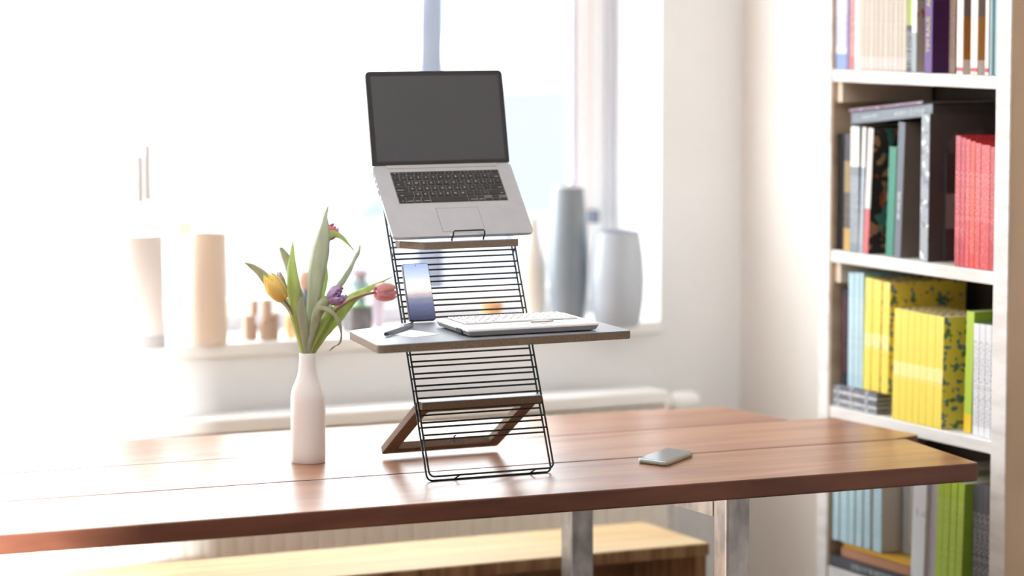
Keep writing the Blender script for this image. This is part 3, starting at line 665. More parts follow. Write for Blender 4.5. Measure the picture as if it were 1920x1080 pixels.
# desk platform
PZ = 1.040
plat = [(2.264, -.178), (2.790, -.163), (2.787, .07), (2.693, .152), (2.428, .152), (2.281, .07)]
pl = rpoly([P(x, t, 0)[:2] for x, t in plat], [.016, .008, .012, .006, .006, .012], 6)
b = MB(); b.prism(pl, PZ-.0155, PZ-.0013); b.build('work_surface_board', M_board, stand, bevel=.0015)
b = MB(); b.prism(pl, PZ-.00128, PZ); b.build('work_surface_top', M_boardtop, stand)
b = MB(); b.tube([LQ(.33, XL+.012), P(XL+.012, .146, PZ+.001)], WR, 8); b.tube([LQ(.33, XR-.012), P(XR-.012, .146, PZ+.001)], WR, 8); b.build('hook', M_wire, stand)
# upper tray
TRZ = 1.1945
tray = [(2.512, .14), (2.697, .14), (2.712, .155), (2.712, .225), (2.43, .225), (2.462, .168)]
tpl = [P(x, t, 0)[:2] for x, t in [(2.464, .145), (2.664, .145), (2.667, .15), (2.69, .228), (2.428, .228), (2.428, .2)]]
tpl = rpoly(tpl, [.008, .003, .003, 0, 0, 0], 4)
b = MB(); b.prism(tpl, TRZ-.0145, TRZ-.0012); b.build('laptop_tray', M_board, stand, bevel=.0012)
b = MB(); b.prism(tpl, TRZ-.00118, TRZ); b.build('laptop_tray_surface', M_boardtop, stand)

# ---------------------------------------------------------------- laptop on the tray
LX = 2.4235; LY = Y0+.16; LZ = 1.2045; LW = .303; LD = .197
ev = Vector((K*.1465, .1465, .1305)).normalized(); eu = Vector((1, 0, 0)); ew = eu.cross(ev).normalized()
def LB(u, v, w): return Vector((LX, LY, LZ)) + eu*u + ev*v + ew*w     # w = 0 is the palm-rest surface
lap = thing('laptop', 'open silver laptop with dark screen on the top tray of the wire stand', 'laptop', (2.57, 5.45, 1.2))
b = MB(LB); O = rrect(0, LW, 0, LD, .011, 6)
def inset_poly(pts, d, cx, cy): return [(cx+(x-cx)*(1-d/LW*2), cy+(y-cy)*(1-d/LD*2)) for x, y in pts]
rings = []
for ins, z in ((.0035, -.0095), (.0010, -.0078), (0, -.0045), (0, -.0008), (.0006, 0)):
    rings.append([(x, y, z) for x, y in inset_poly(O, ins, LW/2, LD/2)])
b.loft(rings); base = b.build('base', M_alu, lap, smooth=False)
b = MB(LB); b.prism(rpoly([(.118, .0002), (.186, .0002), (.182, .0042), (.122, .0042)], .001, 3), .00003, .00025); b.build('finger_scoop', mat('scoop_bright', (226, 226, 226), .3), lap)
b = MB(LB); b.prism(rrect(.031, .270, .187, .1965, .001), .0001, .0012); b.build('hinge_cover', mat('hinge_metal', (206, 204, 202), .2, .8), lap)
b = MB(LB); b.prism(rrect(.1085, .1985, .011, .0745, .002), .00005, .0003); b.build('trackpad', M_alu, lap)
b = MB(LB)
for a0, a1, c0, c1 in ((.108, .199, .0745, .0751), (.108, .199, .0104, .011), (.108, .1086, .0104, .0751), (.1984, .199, .0104, .0751)): b.box(a0, a1, c0, c1, .00005, .00036)
b.build('trackpad_seam', M_alud, lap)
# left-hand ports
for i, (v0, v1, hh) in enumerate(((.168, .182, .0022), (.152, .160, .003), (.138, .146, .003), (.118, .131, .0034), (.105, .108, .003))):
    b = MB(LB); b.box(-.0004, .0006, v0, v1, -.0035-hh/2, -.0035+hh/2+.0006); b.build('port', M_gap, lap)
# keys
KX0, KX1, KV0, KV1 = .035, .270, .0915, .177
kw = (KX1-KX0)/14.5; g = .0022
rows_ = [
 ([(1.07, 'esc')] + [(1.0335, 'f')]*12 + [(1.03, '')], .55),
 ([(1, c) for c in '`1234567890-='] + [(1.5, 'delete')], 1),
 ([(1.5, 'tab')] + [(1, c) for c in 'QWERTYUIOP[]\\'], 1),
 ([(1.75, 'caps lock')] + [(1, c) for c in "ASDFGHJKL;'"] + [(1.75, 'return')], 1),
 ([(2.25, 'shift')] + [(1, c) for c in 'ZXCVBNM,./'] + [(2.25, 'shift')], 1),
 ([(1, 'fn'), (1, 'control'), (1, 'option'), (1.25, 'command'), (5, ''), (1.25, 'command'), (1, 'option')], 1)]
tot = sum(r[1] for r in rows_); unit = (KV1-KV0)/tot; v = KV1
b = MB(LB); b.box(KX0-.001, KX1+.001, KV0-.001, KV1+.001, .00003, .0001); b.build('keyboard_well', M_alud, lap)
def key(u0, u1, v0, v1, lab, parent=lap, F_=LB, m=M_key, ml=M_leg, top=.0011, g=.0022, bev=.0012):
    b = MB(F_); b.prism(rrect(u0+g/2, u1-g/2, v0+g/2, v1-g/2, bev, 3), .0001, top)
    o = b.build('key', m, parent)
    if lab:
        big = len(lab) == 1; sz = .0062 if big else .0036
        cx = (u0+u1)/2; cy = (v0+v1)/2
        if not big:
            cy = v0 + .0048
            if len(lab) > 2 and u1-u0 > .02: cx = (u0 + .0095 if lab in ('tab', 'caps lock', 'shift') and u0 < .1 else u1-.0085)
        if lab == 'f': lab = '-'; cy = (v0+v1)/2; sz = .006
        t_ = text_obj(lab, sz, lambda a, c: F_(cx+a, cy+c, top+.00012), ml, 'key_print', o)
    return o
for row_, hgt in rows_:
    u = KX0
    for wd, lab in row_:
        key(u, u+wd*kw, v-hgt*unit, v, lab); u += wd*kw
    v -= hgt*unit
v0 = KV0
key(u, u+kw, v0, v0+unit*.52, ''); key(u+kw, u+2*kw, v0, v0+unit*.5, ''); key(u+kw, u+2*kw, v0+unit*.5, v0+unit, ''); key(u+2*kw, u+3*kw, v0, v0+unit*.52, '')
# lid
sd = Vector((K*.049, .049, .184)).normalized()
su = Vector((1, 0, 0)); sw = su.cross(sd).normalized()    # sw points towards the viewer side (-y)
if sw.y > 0: sw = -sw
H0 = LB(0.001, LD-.001, .0005)
def LS(u, v, w): return H0 + su*u + sd*v + sw*w
SH_ = .191; SWd = .301
b = MB(LS); O = rpoly([(0, 0), (SWd, 0), (SWd, SH_), (0, SH_)], [.004, .004, .011, .011], 6)
b.prism(O, -.004, 0); lid = b.build('lid', M_alud, lap, bevel=.0012)
b = MB(LS); O = rpoly([(.0008, .001), (SWd-.0008, .001), (SWd-.0008, SH_-.0008), (.0008, SH_-.0008)], [.003, .003, .0105, .0105], 6)
b.prism(O, .0001, .0009); bz = b.build('bezel', M_bezel, lap)
b = MB(LS); b.prism([(.0105, .008), (SWd-.0105, .008), (SWd-.0105, SH_-.0105), (.0105, SH_-.0105)], .00095, .0012); b.build('display', M_screen, lap)
# wire stop in front of the laptop
b = MB()
q0 = LB(.125, -.0035, -.006); q1 = LB(.193, -.0035, -.006)
for_ = [Vector((q0.x, q0.y, TRZ-.001)), q0 + Vector((0, 0, 0)), LB(.125, -.0035, .003), LB(.1255, .001, .0078), LB(.128, .0035, .0095), LB(.190, .0035, .0095), LB(.1925, .001, .0078), LB(.193, -.0035, .003), q1, Vector((q1.x, q1.y, TRZ-.001))]
b.tube(for_, .0016, 10); b.build('laptop_stop', M_wire, stand)

# ---------------------------------------------------------------- smartphone leaning on the ladder
ph = thing('smartphone', 'slim smartphone with sea and sky picture leaning upright against the ladder rungs', 'phone', (2.475, 5.4, PZ+.001))
pt0 = .1435; e2 = Vector((K*.5, .5, 1)).normalized(); e1 = Vector((1, 0, 0)); e3 = e1.cross(e2).normalized()
if e3.y > 0: e3 = -e3
p0 = Vector(P(2.430, pt0-.003, PZ+.0032))
def FH(u, v, w): return p0 + e1*u + e2*v + e3*w
PW, PH = .0555, .1185
b = MB(FH); b.prism(rrect(0, PW, 0, PH, .006, 6), -.004, .0030); b.build('body', mat('phone_frame_dark', (60, 58, 62), .3, .6), ph, bevel=.0008)
# picture: sky, bright horizon, rippled sea
m = bpy.data.materials.new('sea_picture'); m.use_nodes = True; n = m.node_tree; bs = n.nodes['Principled BSDF']
at = n.nodes.new('ShaderNodeTexCoord'); sp = n.nodes.new('ShaderNodeSeparateXYZ'); n.links.new(at.outputs['Generated'], sp.inputs[0])
mp = n.nodes.new('ShaderNodeMapping'); mp.inputs['Scale'].default_value = (2.2, 1, 17); n.links.new(at.outputs['Generated'], mp.inputs[0])
nz = n.nodes.new('ShaderNodeTexNoise'); nz.inputs['Scale'].default_value = 1.6; nz.inputs['Detail'].default_value = 4; n.links.new(mp.outputs[0], nz.inputs[0])
ma = n.nodes.new('ShaderNodeMath'); ma.operation = 'MULTIPLY_ADD'; ma.inputs[1].default_value = .09; n.links.new(nz.outputs[0], ma.inputs[0]); n.links.new(sp.outputs[2], ma.inputs[2])
cr = n.nodes.new('ShaderNodeValToRGB'); e = cr.color_ramp.elements; e[0].position = .05; e[0].color = lin((40, 48, 82)); e[1].position = 1; e[1].color = lin((168, 186, 228))
for ps, cc in ((.3, (98, 104, 138)), (.42, (132, 134, 156)), (.5, (192, 182, 186)), (.56, (236, 222, 214)), (.66, (248, 244, 244)), (.8, (206, 216, 240))):
    x = e.new(ps); x.color = lin(cc)
n.links.new(ma.outputs[0], cr.inputs[0]); n.links.new(cr.outputs[0], bs.inputs['Emission Color']); bs.inputs['Emission Strength'].default_value = 1.25
bs.inputs['Base Color'].default_value = lin((30, 30, 34)); bs.inputs['Roughness'].default_value = .25
b = MB(FH); b.prism(rrect(.0013, PW-.0013, .0016, PH-.0014, .005, 6), .0031, .0034); b.build('display', m, ph)
b = MB(FH); cx_, cy_ = PW/2, PH-.0048; b.loft([[(cx_+.0010*math.cos(a*math.pi/6), cy_+.0010*math.sin(a*math.pi/6), z) for a in range(12)] for z in (.0034, .0036)]); b.build('camera_dot', M_gap, ph)
# ---------------------------------------------------------------- white compact keyboard
kb = thing('compact_keyboard', 'white wedge-shaped compact keyboard with grey underside lying on the work surface', 'keyboard', (2.6, 5.2, PZ))
def KB(x, t, z): return Vector(P(x, t, PZ+z))
KXa, KXb, KTa, KTb = 2.4565, 2.7305, -.142, .052
b = MB(KB)
def kring(ix, it_, z, r): return [(x, t_, z) for x, t_ in rrect(KXa+ix, KXb-ix, KTa+it_, KTb-it_, r, 5)]
b.loft([kring(.013, .010, .0006, .006), kring(.004, .003, .0035, .006), kring(.0, .0, .0112, .006)]); b.build('shell', M_wkg, kb)
b = MB(KB); b.loft([kring(.0, .0, .01125, .006), kring(.0, 0, .0138, .006), kring(.003, .003, .0162, .005)]); b.build('top_case', M_wkb, kb)
kx0, kx1, kt0, kt1 = 2.478, 2.714, -.066, .048
b = MB(KB); b.box(kx0-.001, kx1+.001, kt0-.001, kt1-.001, .0162, .0166); b.build('key_well', M_gap, kb)
kr = [[.8]*16, [1]*13+[1.6], [1.4]+[1]*12+[1.2], [1.7]+[1]*11+[1.9], [2.1]+[1]*10+[1.2, 1.3], [1, 1.2, 1.2, 1, 4.6, 1, 1, 1.2, 1.2, 1.2]]
uh = (kt1-kt0)/5.6; tcur = kt1
def key2(u0, u1, t0, t1):
    b = MB(KB); gg = .0018
    b.loft([[(x, y, .0167) for x, y in ((u0+gg/2, t0+gg/2), (u1-gg/2, t0+gg/2), (u1-gg/2, t1-gg/2), (u0+gg/2, t1-gg/2))], [(x, y, .0195) for x, y in ((u0+gg, t0+gg), (u1-gg, t0+gg), (u1-gg, t1-gg/2), (u0+gg, t1-gg/2))]])
    o = b.build('key', M_wk, kb); cx = (u0+u1)/2
    if u1-u0 < .03:
        b = MB(KB)
        for a_, c in ((-.003, -.0025), (-.003, .003), (.0015, .003)):
            b.box(cx+a_-.0007, cx+a_+.0013, (t0+t1)/2+c-.0024, (t0+t1)/2+c+.0024, .01955, .0197)
        b.build('key_print', M_mark, o)
for ri, row_ in enumerate(kr):
    hh = uh*(.6 if ri == 0 else 1); s_w = sum(row_); u = kx0
    for wd in row_:
        key2(u, u+wd*(kx1-kx0)/s_w, tcur-hh, tcur); u += wd*(kx1-kx0)/s_w
    tcur -= hh
for i in range(3):
    b = MB(KB); x = 2.566 + i*.036; b.prism(rrect(x, x+.028, -.118, -.102, .003, 4), .0162, .0172); b.build('mouse_button', mat('button_grey', (196, 196, 200), .4), kb, bevel=.0005)
b = MB(KB); b.prism(rpoly([(2.602, -.098), (2.652, -.098), (2.64, -.082), (2.614, -.082)], .003, 4), .0162, .0195); b.build('pointing_stick', mat('pointer_taupe', (176, 166, 156), .5), kb, bevel=.0008)
b = MB(KB); b.box(KXa-.0012, KXa+.008, -.105, -.075, .0045, .0125); b.build('port', M_gap, kb)
for tt in (-.118, -.13):
    b = MB(KB); b.box(KXa-.0006, KXa+.002, tt-.001, tt+.001, .009, .0105); b.build('status_light', M_mark, kb)

# ---------------------------------------------------------------- note card and pen
nb = MB(); cc = [(2.32, 5.314), (2.351, 5.167), (2.417, 5.195), (2.39, 5.352)]
nb.prism(cc, PZ+.0002, PZ+.0006); tag(nb.build('note_paper', M_paper, None, root=(2.37, 5.26, PZ)), 'blank white slip of paper under the pen on the work surface', 'paper')
pn = thing('pen', 'slate blue pen lying across the paper slip on the work surface', 'pen', (2.36, 5.255, PZ+.005))
pa, pb = Vector((2.309, 5.200, PZ+.0052)), Vector((2.416, 5.313, PZ+.0052)); dv = pb-pa
b = MB(); b.tube([pa+dv*k for k in (.04, .05, .3, .7, .9, .97, 1.0)], [.0036, .0041, .0043, .0043, .0042, .0036, .002], 16); b.build('barrel', M_pen, pn)
b = MB(); b.tube([pa+dv*k for k in (0, .012, .041)], [.003, .0038, .0038], 16); b.build('end_cap', M_pend, pn)
sd_ = dv.normalized().cross(Vector((0, 0, 1)))
b = MB(); b.tube([pa+dv*.97+Vector((0, 0, .004)), pa+dv*.93+Vector((0, 0, .0062)), pa+dv*.7+Vector((0, 0, .0055))], .0009, 8); b.build('clip', M_pend, pn)

# ---------------------------------------------------------------- phone on the table
tp = thing('old_smartphone', 'silver edged smartphone lying face up on the right of the table', 'phone', (3.0, 5.38, TZ))
c3 = [onz(1195, 860, TZ+.009), onz(1249, 867, TZ+.009), onz(1301, 847, TZ+.009), onz(1251, 839, TZ+.009)]
pl = rpoly([tuple(p.xy) for p in c3], .008, 6)
cxp = sum(p[0] for p in pl)/len(pl); cyp = sum(p[1] for p in pl)/len(pl)
def sc_(k): return [(cxp+(x-cxp)*k, cyp+(y-cyp)*k) for x, y in pl]
b = MB(); b.loft([[(x, y, z) for x, y in sc_(k)] for k, z in ((.95, TZ+.0005), (.99, TZ+.0025), (1, TZ+.005), (.985, TZ+.0088), (.96, TZ+.0095))]); b.build('body', M_phone, tp)
b = MB(); b.prism(sc_(.93), TZ+.0096, TZ+.0100); b.build('display', M_phglass, tp)
q = onz(1215, 862, TZ+.01)
# ---------------------------------------------------------------- vase
VX, VY = 2.323, 5.61
pm = 6.118/5826
vs = thing('bottle_vase', 'slim white ceramic bottle vase of tulips standing on the table', 'vase', (VX, VY, TZ))
prof = [(0.0, 0), (.0335, 0), (.0345, .0015), (.0345, .02), (.0345, .075), (.0345, .120), (.0338, .134), (.0300, .148), (.0248, .160), (.0202, .173), (.0178, .186), (.0163, .203), (.0158, .2155), (.0150, .2165), (.0138, .2150), (.0135, .19), (.013, .15), (.0, .14)]
b = MB(); b.lathe([(max(r, .0002), TZ+.0004+z) for r, z in prof], VX, VY, 64, cap=True); b.build('vase_body', M_ceram, vs)

# ---------------------------------------------------------------- tulips (pixel rows only give the outline; every point gets its own depth)
def at(u, v, dy=0): return ony(u, v, VY+dy)
M_st_ = mat('tulip_stem', (150, 158, 104), .5, trans=.2)
M_lg = mat('tulip_leaf_green', (182, 204, 122), .45, var=(202, 216, 148), scale=(60, 60, 12), trans=.45)
M_lgr = mat('tulip_leaf_grey', (176, 186, 158), .45, var=(196, 202, 180), scale=(60, 60, 12), trans=.3)
M_lpale = mat('tulip_leaf_pale', (196, 200, 176), .45, var=(168, 178, 140), scale=(60, 60, 12), trans=.35)
def leaf(parent, pts, widths, m, twist=0, fold=.25):
    """pts (u,v,dy) base to tip, widths in mm at each point"""
    P3 = catmull([at(*p) for p in pts], 5); n_ = len(P3); N = len(widths)-1; rings = []
    vdir = FW
    for i, p in enumerate(P3):
        f = i/(n_-1)*N; k = min(int(f), N-1); w_ = (widths[k]*(1-(f-k)) + widths[k+1]*(f-k))/1000/2
        w_ = max(w_, .0004)
        tg = (P3[min(i+1, n_-1)]-P3[max(i-1, 0)]).normalized()
        side = tg.cross(vdir).normalized(); nrm = side.cross(tg).normalized()
        tw = twist*(i/(n_-1)) if not callable(twist) else twist(i/(n_-1))
        sd2 = side*math.cos(tw) + nrm*math.sin(tw); nn = -side*math.sin(tw) + nrm*math.cos(tw)
        rings.append([p + sd2*(w_*x) + nn*(w_*fold*(x*x-.3)) + nn*.0007*math.sin(i*.9+x*2) for x in (-1, -.6, -.2, .2, .6, 1)])
    b = MB(); b.loft(rings, cap=False, loopv=False); b.sm = True
    return b.build('leaf', m, parent, solid=.0007, smooth=True)
def stem(parent, pts, r=.0026, m=M_st_):
    b = MB(); P3 = catmull([at(*p) for p in pts], 5); b.tube(P3, r, 10); return b.build('stem', m, parent)
def petal_mat(name, a, c, tr=.5):
    return mat(name, a, .45, var=c, scale=(70, 70, 70), detail=3, trans=tr)
def bloom(parent, base, tip, rad, m1, m2, n_=6, open_=0, ragged=0, k0=.18):
    base = at(*base); tip = at(*tip); ax = tip-base; L = ax.length; ax.normalize()
    e1_ = ax.orthogonal().normalized(); e2_ = ax.cross(e1_)
    for k in range(n_):
        a0 = 2*math.pi*k/n_ + .3; layer = 1.0 if k % 2 else .9; b = MB(); rings = []
        hw = math.pi/n_*1.75
        for i in range(9):
            s = i/8; rr = rad*layer*(math.sin(math.pi*min(1, (s*.86+k0*(1-s)*.9)))**.75)*(1+open_*s*s)
            if s > .85: rr *= 1-.9*(s-.85)*(1-open_)
            wd = hw*(1-s**4*.75); lng = L*s*(1 if k % 2 else .96) + ragged*L*.12*math.sin(k*2.1)*s
            rings.append([base + ax*lng + (e1_*math.cos(a0+wd*x) + e2_*math.sin(a0+wd*x))*(rr*(1+.04*x*x) + ragged*.0022*math.sin(7*x+k*2+i*1.3)*s) - ax*(x*x*L*.12*s) for x in (-1, -.66, -.33, 0, .33, .66, 1)])
        b.loft(rings, cap=False, loopv=False); b.build('petal', m1 if k % 2 else m2, parent, solid=.0006, smooth=True)
gv = 'cut tulips in the white bottle vase'
M_y1 = petal_mat('petal_yellow', (255, 238, 150), (255, 242, 180)); M_y2 = petal_mat('petal_yellow_pale', (255, 242, 180), (255, 236, 150))
M_p1 = petal_mat('petal_coral', (255, 214, 202), (248, 204, 222)); M_p2 = petal_mat('petal_pink', (248, 208, 232), (255, 218, 208))
M_r1 = petal_mat('petal_magenta', (234, 140, 160), (244, 176, 186)); M_r2 = petal_mat('petal_pinkish', (238, 170, 196), (226, 140, 168))
M_v1 = petal_mat('petal_violet', (204, 168, 216), (230, 212, 240)); M_v2 = petal_mat('petal_lilac', (234, 218, 244), (196, 156, 208))
M_sd = mat('tulip_stem_dark', (142, 128, 110), .5, trans=.15)
base_uv = lambda du, dy=0: (578+du, 672, dy)
low = lambda du, dy=0: (578+du*.8, 700, dy)
t = thing('tulip', 'yellow tulip leaning left in the white bottle vase', 'tulip', (VX, VY, .9), gv)
bloom(t, (530, 560, -.01), (500, 515, -.02), .0185, M_y1, M_y2)
stem(t, [low(-5), base_uv(-7), (566, 645, -.002), (556, 610, -.004), (545, 580, -.008), (530, 560, -.01)], .0028, M_sd)
leaf(t, [base_uv(-10, .006), (566, 640, .008), (556, 605, .012), (540, 572, .02), (512, 545, .024), (494, 518, .024), (476, 502, .024), (458, 492, .02)], [6, 9, 12, 15, 18, 19, 13, 1], M_lgr, .4)
leaf(t, [base_uv(-6, -.004), (565, 630, -.006), (556, 590, -.012), (551, 545, -.016), (547, 500, -.012), (549, 452, -.008)], [8, 22, 27, 28, 18, 1], M_lg, .25, .35)
leaf(t, [base_uv(-2, -.006), (572, 630, -.012), (566, 585, -.02), (560, 548, -.018), (556, 520, -.012)], [7, 17, 20, 15, 2], M_lgr, -.3, .3)
t = thing('tulip', 'small closed green bud tulip just right of the yellow one', 'tulip', (VX, VY, .9), gv)
bloom(t, (536, 545, .02), (521, 508, .022), .006, mat('bud_green', (176, 186, 120), .5, trans=.3), M_v2, 4)
stem(t, [low(-3, .004), base_uv(-4, .005), (562, 615, .014), (548, 575, .02), (536, 545, .02)], .0022)
leaf(t, [base_uv(-3, .007), (566, 610, .016), (556, 560, .022), (544, 505, .024), (533, 478, .022), (526, 464, .02)], [6, 12, 16, 20, 17, 5], M_lgr, .5)
t = thing('tulip', 'magenta tulip at the top, half hidden by a tall grey green leaf', 'tulip', (VX, VY, .9), gv)
bloom(t, (612, 447, .012), (630, 424, .004), .0125, M_r1, M_r2, 6, .25, .6)
stem(t, [low(1, .004), base_uv(1, .004), (588, 600, .01), (600, 530, .016), (610, 470, .016), (612, 447, .012)], .0024)
leaf(t, [base_uv(0, -.002), (580, 620, -.006), (586, 570, -.012), (592, 520, -.014), (600, 470, -.012), (607, 430, -.006), (610, 405, 0), (615, 386, .004)], [7, 14, 24, 34, 36, 22, 7, 3], M_lgr, .35, .4)
leaf(t, [base_uv(1, .004), (586, 610, .004), (598, 560, .006), (606, 520, .006), (609, 488, .006)], [6, 14, 20, 20, 6], M_lg, -.3, .3)
leaf(t, [(611, 462, .004), (614, 444, -.004), (625, 438, -.01), (640, 444, -.012), (652, 456, -.01), (663, 469, -.006)], [10, 17, 15, 9, 5, 1], M_lg, .6, .3)
t = thing('tulip', 'ragged violet tulip low in the middle of the bunch', 'tulip', (VX, VY, .9), gv)
bloom(t, (617, 562, -.03), (644, 548, -.045), .018, M_v1, M_v2, 7, .1, 1.4)
stem(t, [low(2, -.004), base_uv(3, -.005), (586, 640, -.012), (596, 605, -.02), (604, 580, -.028), (617, 562, -.03)], .003, M_lpale)
leaf(t, [base_uv(1, -.007), (582, 640, -.014), (590, 605, -.022), (598, 580, -.03), (612, 562, -.034), (622, 556, -.03)], [9, 14, 18, 22, 20, 8], M_lpale, .3, .4)
leaf(t, [(594, 592, -.026), (600, 578, -.036), (616, 580, -.046), (632, 596, -.05), (640, 620, -.05), (638, 642, -.046), (626, 651, -.042), (617, 658, -.038)], [8, 13, 12, 10, 8, 6, 8, 1], M_lpale, lambda s: .3+1.2*s, .3)
leaf(t, [(628, 545, .012), (640, 530, .014), (653, 510, .016), (664, 488, .016), (672, 472, .014), (675, 460, .012)], [9, 12, 10, 7, 8, 1], M_lgr, .6, .3)
leaf(t, [base_uv(3, .006), (600, 620, .01), (615, 580, .012), (628, 545, .012)], [6, 12, 12, 9], M_lgr, .3, .3)
t = thing('tulip', 'coral pink tulip leaning far right towards the wire stand', 'tulip', (VX, VY, .9), gv)
bloom(t, (704, 548, -.02), (746, 547, -.022), .0185, M_p1, M_p2, 6, 0, 0, .22)
stem(t, [low(4, 0), base_uv(6, 0), (598, 630, -.004), (622, 590, -.01), (650, 566, -.016), (678, 554, -.02), (704, 548, -.02)], .0029, mat('tulip_stem_rosy', (186, 150, 128), .5, trans=.2))
leaf(t, [base_uv(5, .004), (604, 620, .002), (628, 585, 0), (655, 562, 0), (685, 545, 0), (710, 532, -.002), (735, 519, -.004)], [7, 14, 19, 20, 15, 7, 1], M_lg, .35, .35)
leaf(t, [base_uv(4, -.004), (592, 640, -.008), (610, 612, -.012), (632, 590, -.014), (655, 568, -.014), (678, 555, -.012)], [8, 26, 34, 32, 20, 1], M_lg, -.2, .3)
leaf(t, [base_uv(0, -.008), (588, 640, -.014), (600, 615, -.018), (612, 596, -.02), (624, 575, -.02)], [7, 16, 20, 16, 4], M_lg, .2, .3)

# ---------------------------------------------------------------- things on the window sill
def lathe_thing(name, label, cat, u, vb, prof, m, part, yy=None, seg=40, group=None):
    p = onz(u, vb, ZS) if yy is None else Vector((ony(u, vb, yy).x, yy, ZS))
    t = thing(name, label, cat, (p.x, p.y, ZS), group)
    b = MB(); b.lathe([(max(r, .0003), ZS+.0006+z) for r, z in prof], p.x, p.y, seg); b.build(part, m, t); return t, p
PXM = 1/790.0   # metres per pixel at the sill
def pf(pairs, thick=.004, rim=True):
    """outer profile (half width px, height px) -> closed vessel profile"""
    o_ = [(0, 0)] + [(r*PXM, h*PXM) for r, h in pairs]; top = o_[-1]
    inn_ = [(max(r*PXM-thick, .002), h*PXM) for r, h in pairs[::-1]]
    inn_[0] = (inn_[0][0], top[1]-.0005)
    inn_ = [q for q in inn_ if q[1] > .008]
    return o_ + inn_ + [(0, .01)]
M_gv = mat('grey_glaze', (128, 138, 146), .3, var=(150, 158, 166), scale=(6, 6, 3), coat=.2)
M_gv2 = mat('pale_blue_grey_glaze', (186, 194, 204), .25, coat=.3)
tv, pp = lathe_thing('tall_vase', 'tall slender blue grey vase at the right end of the sill', 'vase', 1066, 608, pf([(31, 0), (34, 20), (38, 60), (40, 110), (40, 150), (36, 200), (32, 245), (30, 268)]), M_gv, 'vase_body')
b = MB(); b.lathe([(.0375, ZS+.3395), (.0385, ZS+.3395), (.0385, ZS+.3435), (.0365, ZS+.3435)], pp.x, pp.y, 40, cap=False); b.build('rim', M_white, tv)
tv, pp = lathe_thing('wide_vase', 'broad pale grey vase at the right end of the sill beside the tall one', 'vase', 1157, 612, pf([(38, 0), (44, 8), (51, 50), (53, 90), (51, 130), (46, 165), (43, 185)]), M_gv2, 'vase_body')
lathe_thing('cream_bottle', 'pale cream bottle behind the wire stand left of tall grey vase', 'bottle', 1000, 604, pf([(24, 0), (26, 10), (26, 110), (22, 135), (14, 160), (10, 185), (11, 205)]), mat('cream_glaze', (236, 226, 214), .4), 'bottle_body')
lathe_thing('beige_cylinder', 'plain beige cylinder vase on the left part of the sill', 'vase', 392, 644, pf([(34, 0), (34.5, 4), (34.5, 202), (34, 204)]), mat('beige_paper', (226, 208, 190), .7), 'vase_body', seg=48)
# ribbed canister
p = onz(260, 650, ZS); t = thing('ribbed_canister', 'large ribbed off-white canister with grey foot at the far left of the sill', 'canister', (p.x, p.y, ZS))
b = MB(); rings = []
for z in (.03, .032, .255, .26):
    rings.append([(p.x+(.057+.0012*(k % 2))*math.cos(2*math.pi*k/96), p.y+(.057+.0012*(k % 2))*math.sin(2*math.pi*k/96), ZS+z) for k in range(96)])
b.loft(rings); b.build('ribbed_body', mat('ribbed_white', (236, 230, 226), .5), t)
b = MB(); b.lathe([(.062, ZS+.0005), (.063, ZS+.004), (.063, ZS+.022), (.06, ZS+.0295)], p.x, p.y, 48); b.build('foot_ring', mat('grey_foot', (190, 188, 190), .5), t)
t = thing('corkscrew', 'pale metal corkscrew-like tool standing on the ribbed canister', 'tool', (p.x+.02, p.y, ZS+.262)); mt = mat('pale_metal', (236, 236, 240), .5)
def pb_(u0, u1, v0, v1, dy=0):
    a = ony(u0, v1, p.y+dy); c = ony(u1, v0, p.y+dy); return (a.x, c.x, p.y+dy-.006, p.y+dy+.006, a.z, c.z)
b = MB(); b.box(*pb_(283, 289, 385, 445)); b.box(*pb_(262, 289, 380, 388)); b.build('handle', mt, t, bevel=.002)
b = MB(); b.prism(rpoly([(ony(250, 0, p.y).x, p.y-.012), (ony(262, 0, p.y).x, p.y-.012), (ony(262, 0, p.y).x, p.y+.004), (ony(250, 0, p.y).x, p.y+.004)], .002, 3), ony(0, 388, p.y).z, ony(0, 298, p.y).z); b.build('arm', mt, t, bevel=.001)
b = MB(); b.prism(rpoly([(ony(265, 0, p.y).x, p.y-.012), (ony(277, 0, p.y).x, p.y-.012), (ony(277, 0, p.y).x, p.y+.004), (ony(265, 0, p.y).x, p.y+.004)], .002, 3), ony(0, 384, p.y).z, ony(0, 277, p.y).z); b.build('arm', mt, t, bevel=.001)
# pale glass bottle
t, pp = lathe_thing('glass_bottle', 'pale frosted glass bottle between ribbed canister and beige cylinder', 'bottle', 332, 640, pf([(19, 0), (20, 4), (20, 78), (16, 92), (9, 104), (8, 142), (9, 150)], .003), mat('frosted_glass', (222, 230, 236), .3, trans=.3), 'bottle_body')
t = thing('yellow_paper_ball', 'faint yellowish round ornament behind the glass bottle', 'ornament', (onz(335, 640, ZS).x, 6.86, ZS))
pq = ony(338, 432, 6.94)
b = MB(); bmesh.ops.create_icosphere(b.b, subdivisions=3, radius=.034, matrix=Matrix.Translation(pq)); b.sm = True; b.build('ball', mat('pale_yellow', (240, 230, 206), .7), t)
b = MB(); b.tube([(pq.x, pq.y, ZS+.001), (pq.x, pq.y, ZS+.006), (pq.x, pq.y, ZS+.007), (pq.x, pq.y, pq.z-.03)], [.025, .025, .004, .003], 12); b.build('support_stick', M_white, t)
